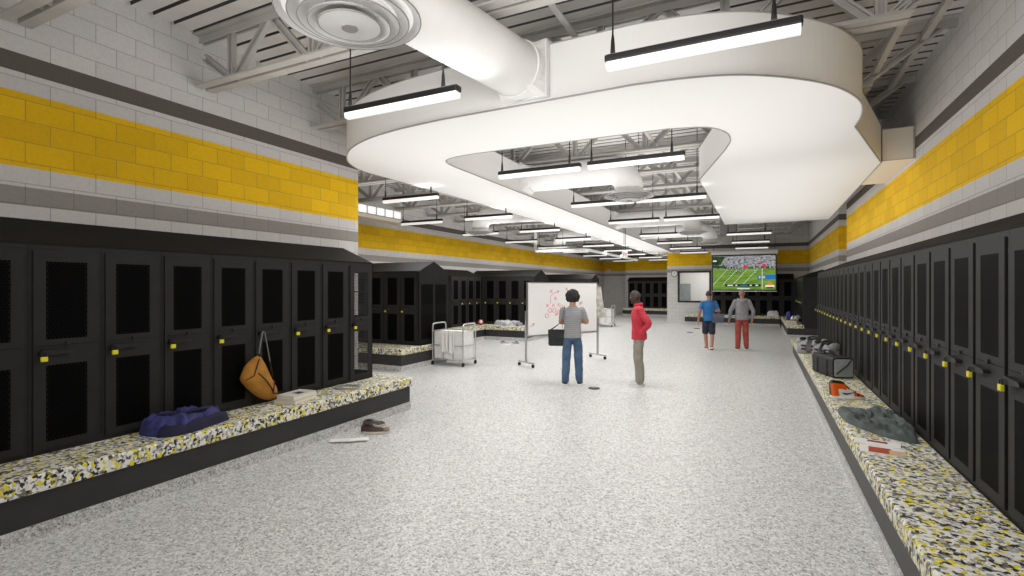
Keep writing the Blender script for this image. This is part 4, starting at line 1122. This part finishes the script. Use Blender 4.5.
p1 = dict(elL=(-.215,.10,1.16), wrL=(-.03,.22,1.17), hdL=(1,.25,.15), palmL=(0,1,0), elR=(.262,.05,1.17), wrR=(.06,.21,1.20), hdR=(-1,.2,.1), palmR=(0,1,0),
          knL=(-.115,.03,.48), anL=(-.135,-.01,.09), knR=(.11,.035,.48), anR=(.125,.02,.09), ftL=(.2,0), ftR=(-.25,0), afro=True, hem=.88, topname='t_shirt', legname='jeans', loose=.012, headtilt=-.05)
person('person with dark curly hair, grey striped tee and jeans facing the whiteboard', (-3.07,8.76,0), (-.36,.93), 1.71, skA, tee, jean, mat('navy_shoes', (.02,.025,.045), .6), hairD, p1)
redj = noisy('red_jacket', (.50,.022,.045), (.62,.04,.065), 9, .7, .12); kh = noisy('khaki_twill', (.27,.25,.215), (.33,.305,.265), 12, .9, .1)
p2 = dict(elL=(-.25,-.14,1.15), wrL=(-.150,-.02,.955), hdL=(.35,.25,-1), palmL=(-1,0,0), elR=(.25,-.17,1.16), wrR=(.150,-.02,.955), hdR=(-.35,.25,-1), palmR=(1,0,0),
          knL=(-.09,.02,.48), anL=(-.095,.01,.09), knR=(.09,.01,.48), anR=(.10,-.03,.09), lean=.03, headfwd=.025, headdrop=.008, headtilt=.22, hairlen=.004, long=True, neck=.0, collar=True, hem=.85, topname='jacket', legname='trousers', loose=.022, legw=.020, ftR=(-.12,0))
person('person in a red jacket and khaki trousers standing with hands in pockets', (-1.97,9.25,0), (-.93,-.30), 1.73, skB, redj, kh, mat('pale_shoes', (.62,.66,.70), .6), hairG, p2)
blu = noisy('blue_tee', (.020,.13,.36), (.035,.19,.47), 8, .9, .1); nvs = noisy('navy_shorts', (.02,.022,.042), (.035,.037,.06), 9, .9)
p3 = dict(elL=(-.27,-.05,1.13), wrL=(-.29,.02,.89), elR=(.27,-.06,1.14), wrR=(.25,.16,1.12), hdR=(-.1,1,.1), palmR=(1,0,0),
          knL=(-.08,.12,.49), anL=(-.06,.06,.09), knR=(.085,-.02,.48), anR=(.055,-.16,.13), ftR=(0,-.35), ftL=(.1,0), shorts=True, hem=.86, topname='t_shirt', legname='shorts', loose=.022, hairlen=.012, headyaw=-.25)
person('person in a blue tee and navy shorts walking toward the screen', (-1.31,15.43,0), (-.25,.97), 1.67, skC, blu, nvs, mat('coral_shoes', (.45,.16,.12), .6), hairG, p3)
gry = noisy('grey_fleece', (.25,.255,.27), (.31,.315,.33), 12, .95, .15); rdp = noisy('red_trousers', (.34,.06,.045), (.44,.09,.07), 10, .9, .1)
p4 = dict(elL=(-.30,-.03,1.12), wrL=(-.33,.06,.89), elR=(.29,-.03,1.12), wrR=(.27,.06,.88), knL=(-.10,.03,.48), anL=(-.115,-.05,.09), knR=(.10,.04,.48), anR=(.12,.05,.09),
          ftL=(.25,0), ftR=(-.15,0), long=True, hood=True, hem=.87, topname='hooded_sweatshirt', legname='trousers', loose=.035, hairlen=.003, legw=.014)
person('person in a grey hooded sweatshirt and red trousers walking toward the screen', (-.46,15.78,0), (-.10,.99), 1.71, skC, gry, rdp, mat('dark_shoes', (.05,.05,.055), .6), hairB, p4)
def carry_bag(label, loc, face, w, h, d_, m, strap_top):
    t = thing('shoulder_bag', label, 'bag', loc, math.atan2(face[1],face[0])-math.pi/2)
    MB().box(-w/2,w/2,-d_/2,d_/2,-h/2,h/2).build('bag_body', m, t, bevel=.035)
    MB().box(-w/2-.004,w/2+.004,-d_/2-.008,-d_/2+.02,-.02,h/2+.004).build('flap', m, t, bevel=.01)
    x, y, z = strap_top
    MB().tube([tuple(p) for p in catmull([(-w*.42,-.0,h/2-.02),(x-.06,y-.115,z-.28),(x-.0,y-.10,z-.06),(x+.01,y,z+.0),(x+.0,y+.10,z-.08),(x-.03,y+.13,z-.3),(w*.42,.02,h/2-.02)],5)], [(.018,.004)]*31, 8, up=(1,0,0)).build('strap', m, t)
    return t
bkb = noisy('charcoal_canvas', (.018,.019,.021), (.03,.031,.034), 14, .8, .15)
carry_bag('black shoulder bag on the left hip of the striped tee wearer', (-3.36,8.70,.86), (-.36,.93), .30, .30, .13, bkb, (.135,-.0,.575))
carry_bag('grey blue shoulder bag on the hip of the blue tee wearer', (-1.07,15.42,.90), (-.25,.97), .30, .26, .16, noisy('slate_canvas', (.09,.10,.13), (.14,.15,.19), 14, .8), (-.08,.02,.50))

# ------------------------------------------------------------------ light and camera
wd = bpy.data.worlds.new('World'); sc.world = wd; wd.use_nodes = True
wd.node_tree.nodes['Background'].inputs[0].default_value = (1,.985,.96,1); wd.node_tree.nodes['Background'].inputs[1].default_value = .7
def area(loc, rot, sx, sy, power, col=(1,.98,.95)):
    l = bpy.data.lights.new('lamp', 'AREA'); l.shape = 'RECTANGLE'; l.size = sx; l.size_y = sy; l.energy = power; l.color = col
    o = bpy.data.objects.new('lamp', l); COL.objects.link(o); o.location = loc; o.rotation_euler = rot; return o
for o in [o for o in COL.objects if o.name.startswith('pendant_light')]:
    x, y, z = o.location
    p = 6 if (x > -1 and y > 15) else (42 if x < -6 and y < 25 else (15 if y > 17 else 20))
    area((x, y, z-.012), (0,0,0), 1.1, .06, p)
    area((x, y, z+.105), (math.pi,0,0), 1.1, .06, 2)  # added upward lamp above each pendant, lifts the ceiling
area((-1.8,-1.2,4.2), (0,0,0), 5, 2, 45)  # unseen fill lamp added behind the camera for the near walls
area((-2.0,5.6,2.6), (math.pi,0,0), 6, 3.5, 54)  # invisible upward fill, added to whiten the front bulkhead underside
area((.3,11.2,2.6), (math.pi,0,0), 2.4, 7, 38)  # added upward fill below the right bulkhead leg, no fixture there
area((-4.5,16.5,2.6), (math.pi,0,0), 1.2, 18, 84)  # added upward fill below the left bulkhead leg, no fixture there
area((-2.4,10.5,3.45), (math.pi,0,0), 2.4, 8, 42)  # invisible lamp added in the opening to brighten deck and joists
area((-2.2,20.0,3.45), (math.pi,0,0), 2.4, 9, 30)  # another added ceiling fill, farther back
area((-7.3,17.0,3.45), (math.pi,0,0), 2.6, 20, 95)  # invisible upward fill added for the ceiling over the left bays
area((-2.6,2.6,3.5), (math.pi,0,0), 4.5, 2.2, 16)  # added upward fill for the ceiling nearest the camera
f = area((-1.2,.2,3.0), (0,0,0), 3, .5, 26); f.data.spread = R(95)  # invisible lamp added to brighten the bulkhead front face
f.rotation_euler = (Vector((-1.6,4.3,3.78))-Vector((-1.2,.2,3.0))).to_track_quat('-Z','Y').to_euler()
area((-2.4,28.0,3.05), (0,0,0), 1.6, 1, 50)
cam = bpy.data.cameras.new('cam'); co = bpy.data.objects.new('cam', cam); COL.objects.link(co); sc.camera = co
cam.sensor_width = 36; cam.lens = 505/1024*36; cam.shift_y = -1.5/1024; cam.clip_start = .05; cam.clip_end = 200
co.location = (0,0,1.8); co.rotation_euler = (R(90),0,math.atan(248/505))
sc.view_settings.view_transform = 'Standard'; sc.view_settings.look = 'None'; sc.view_settings.exposure = 0
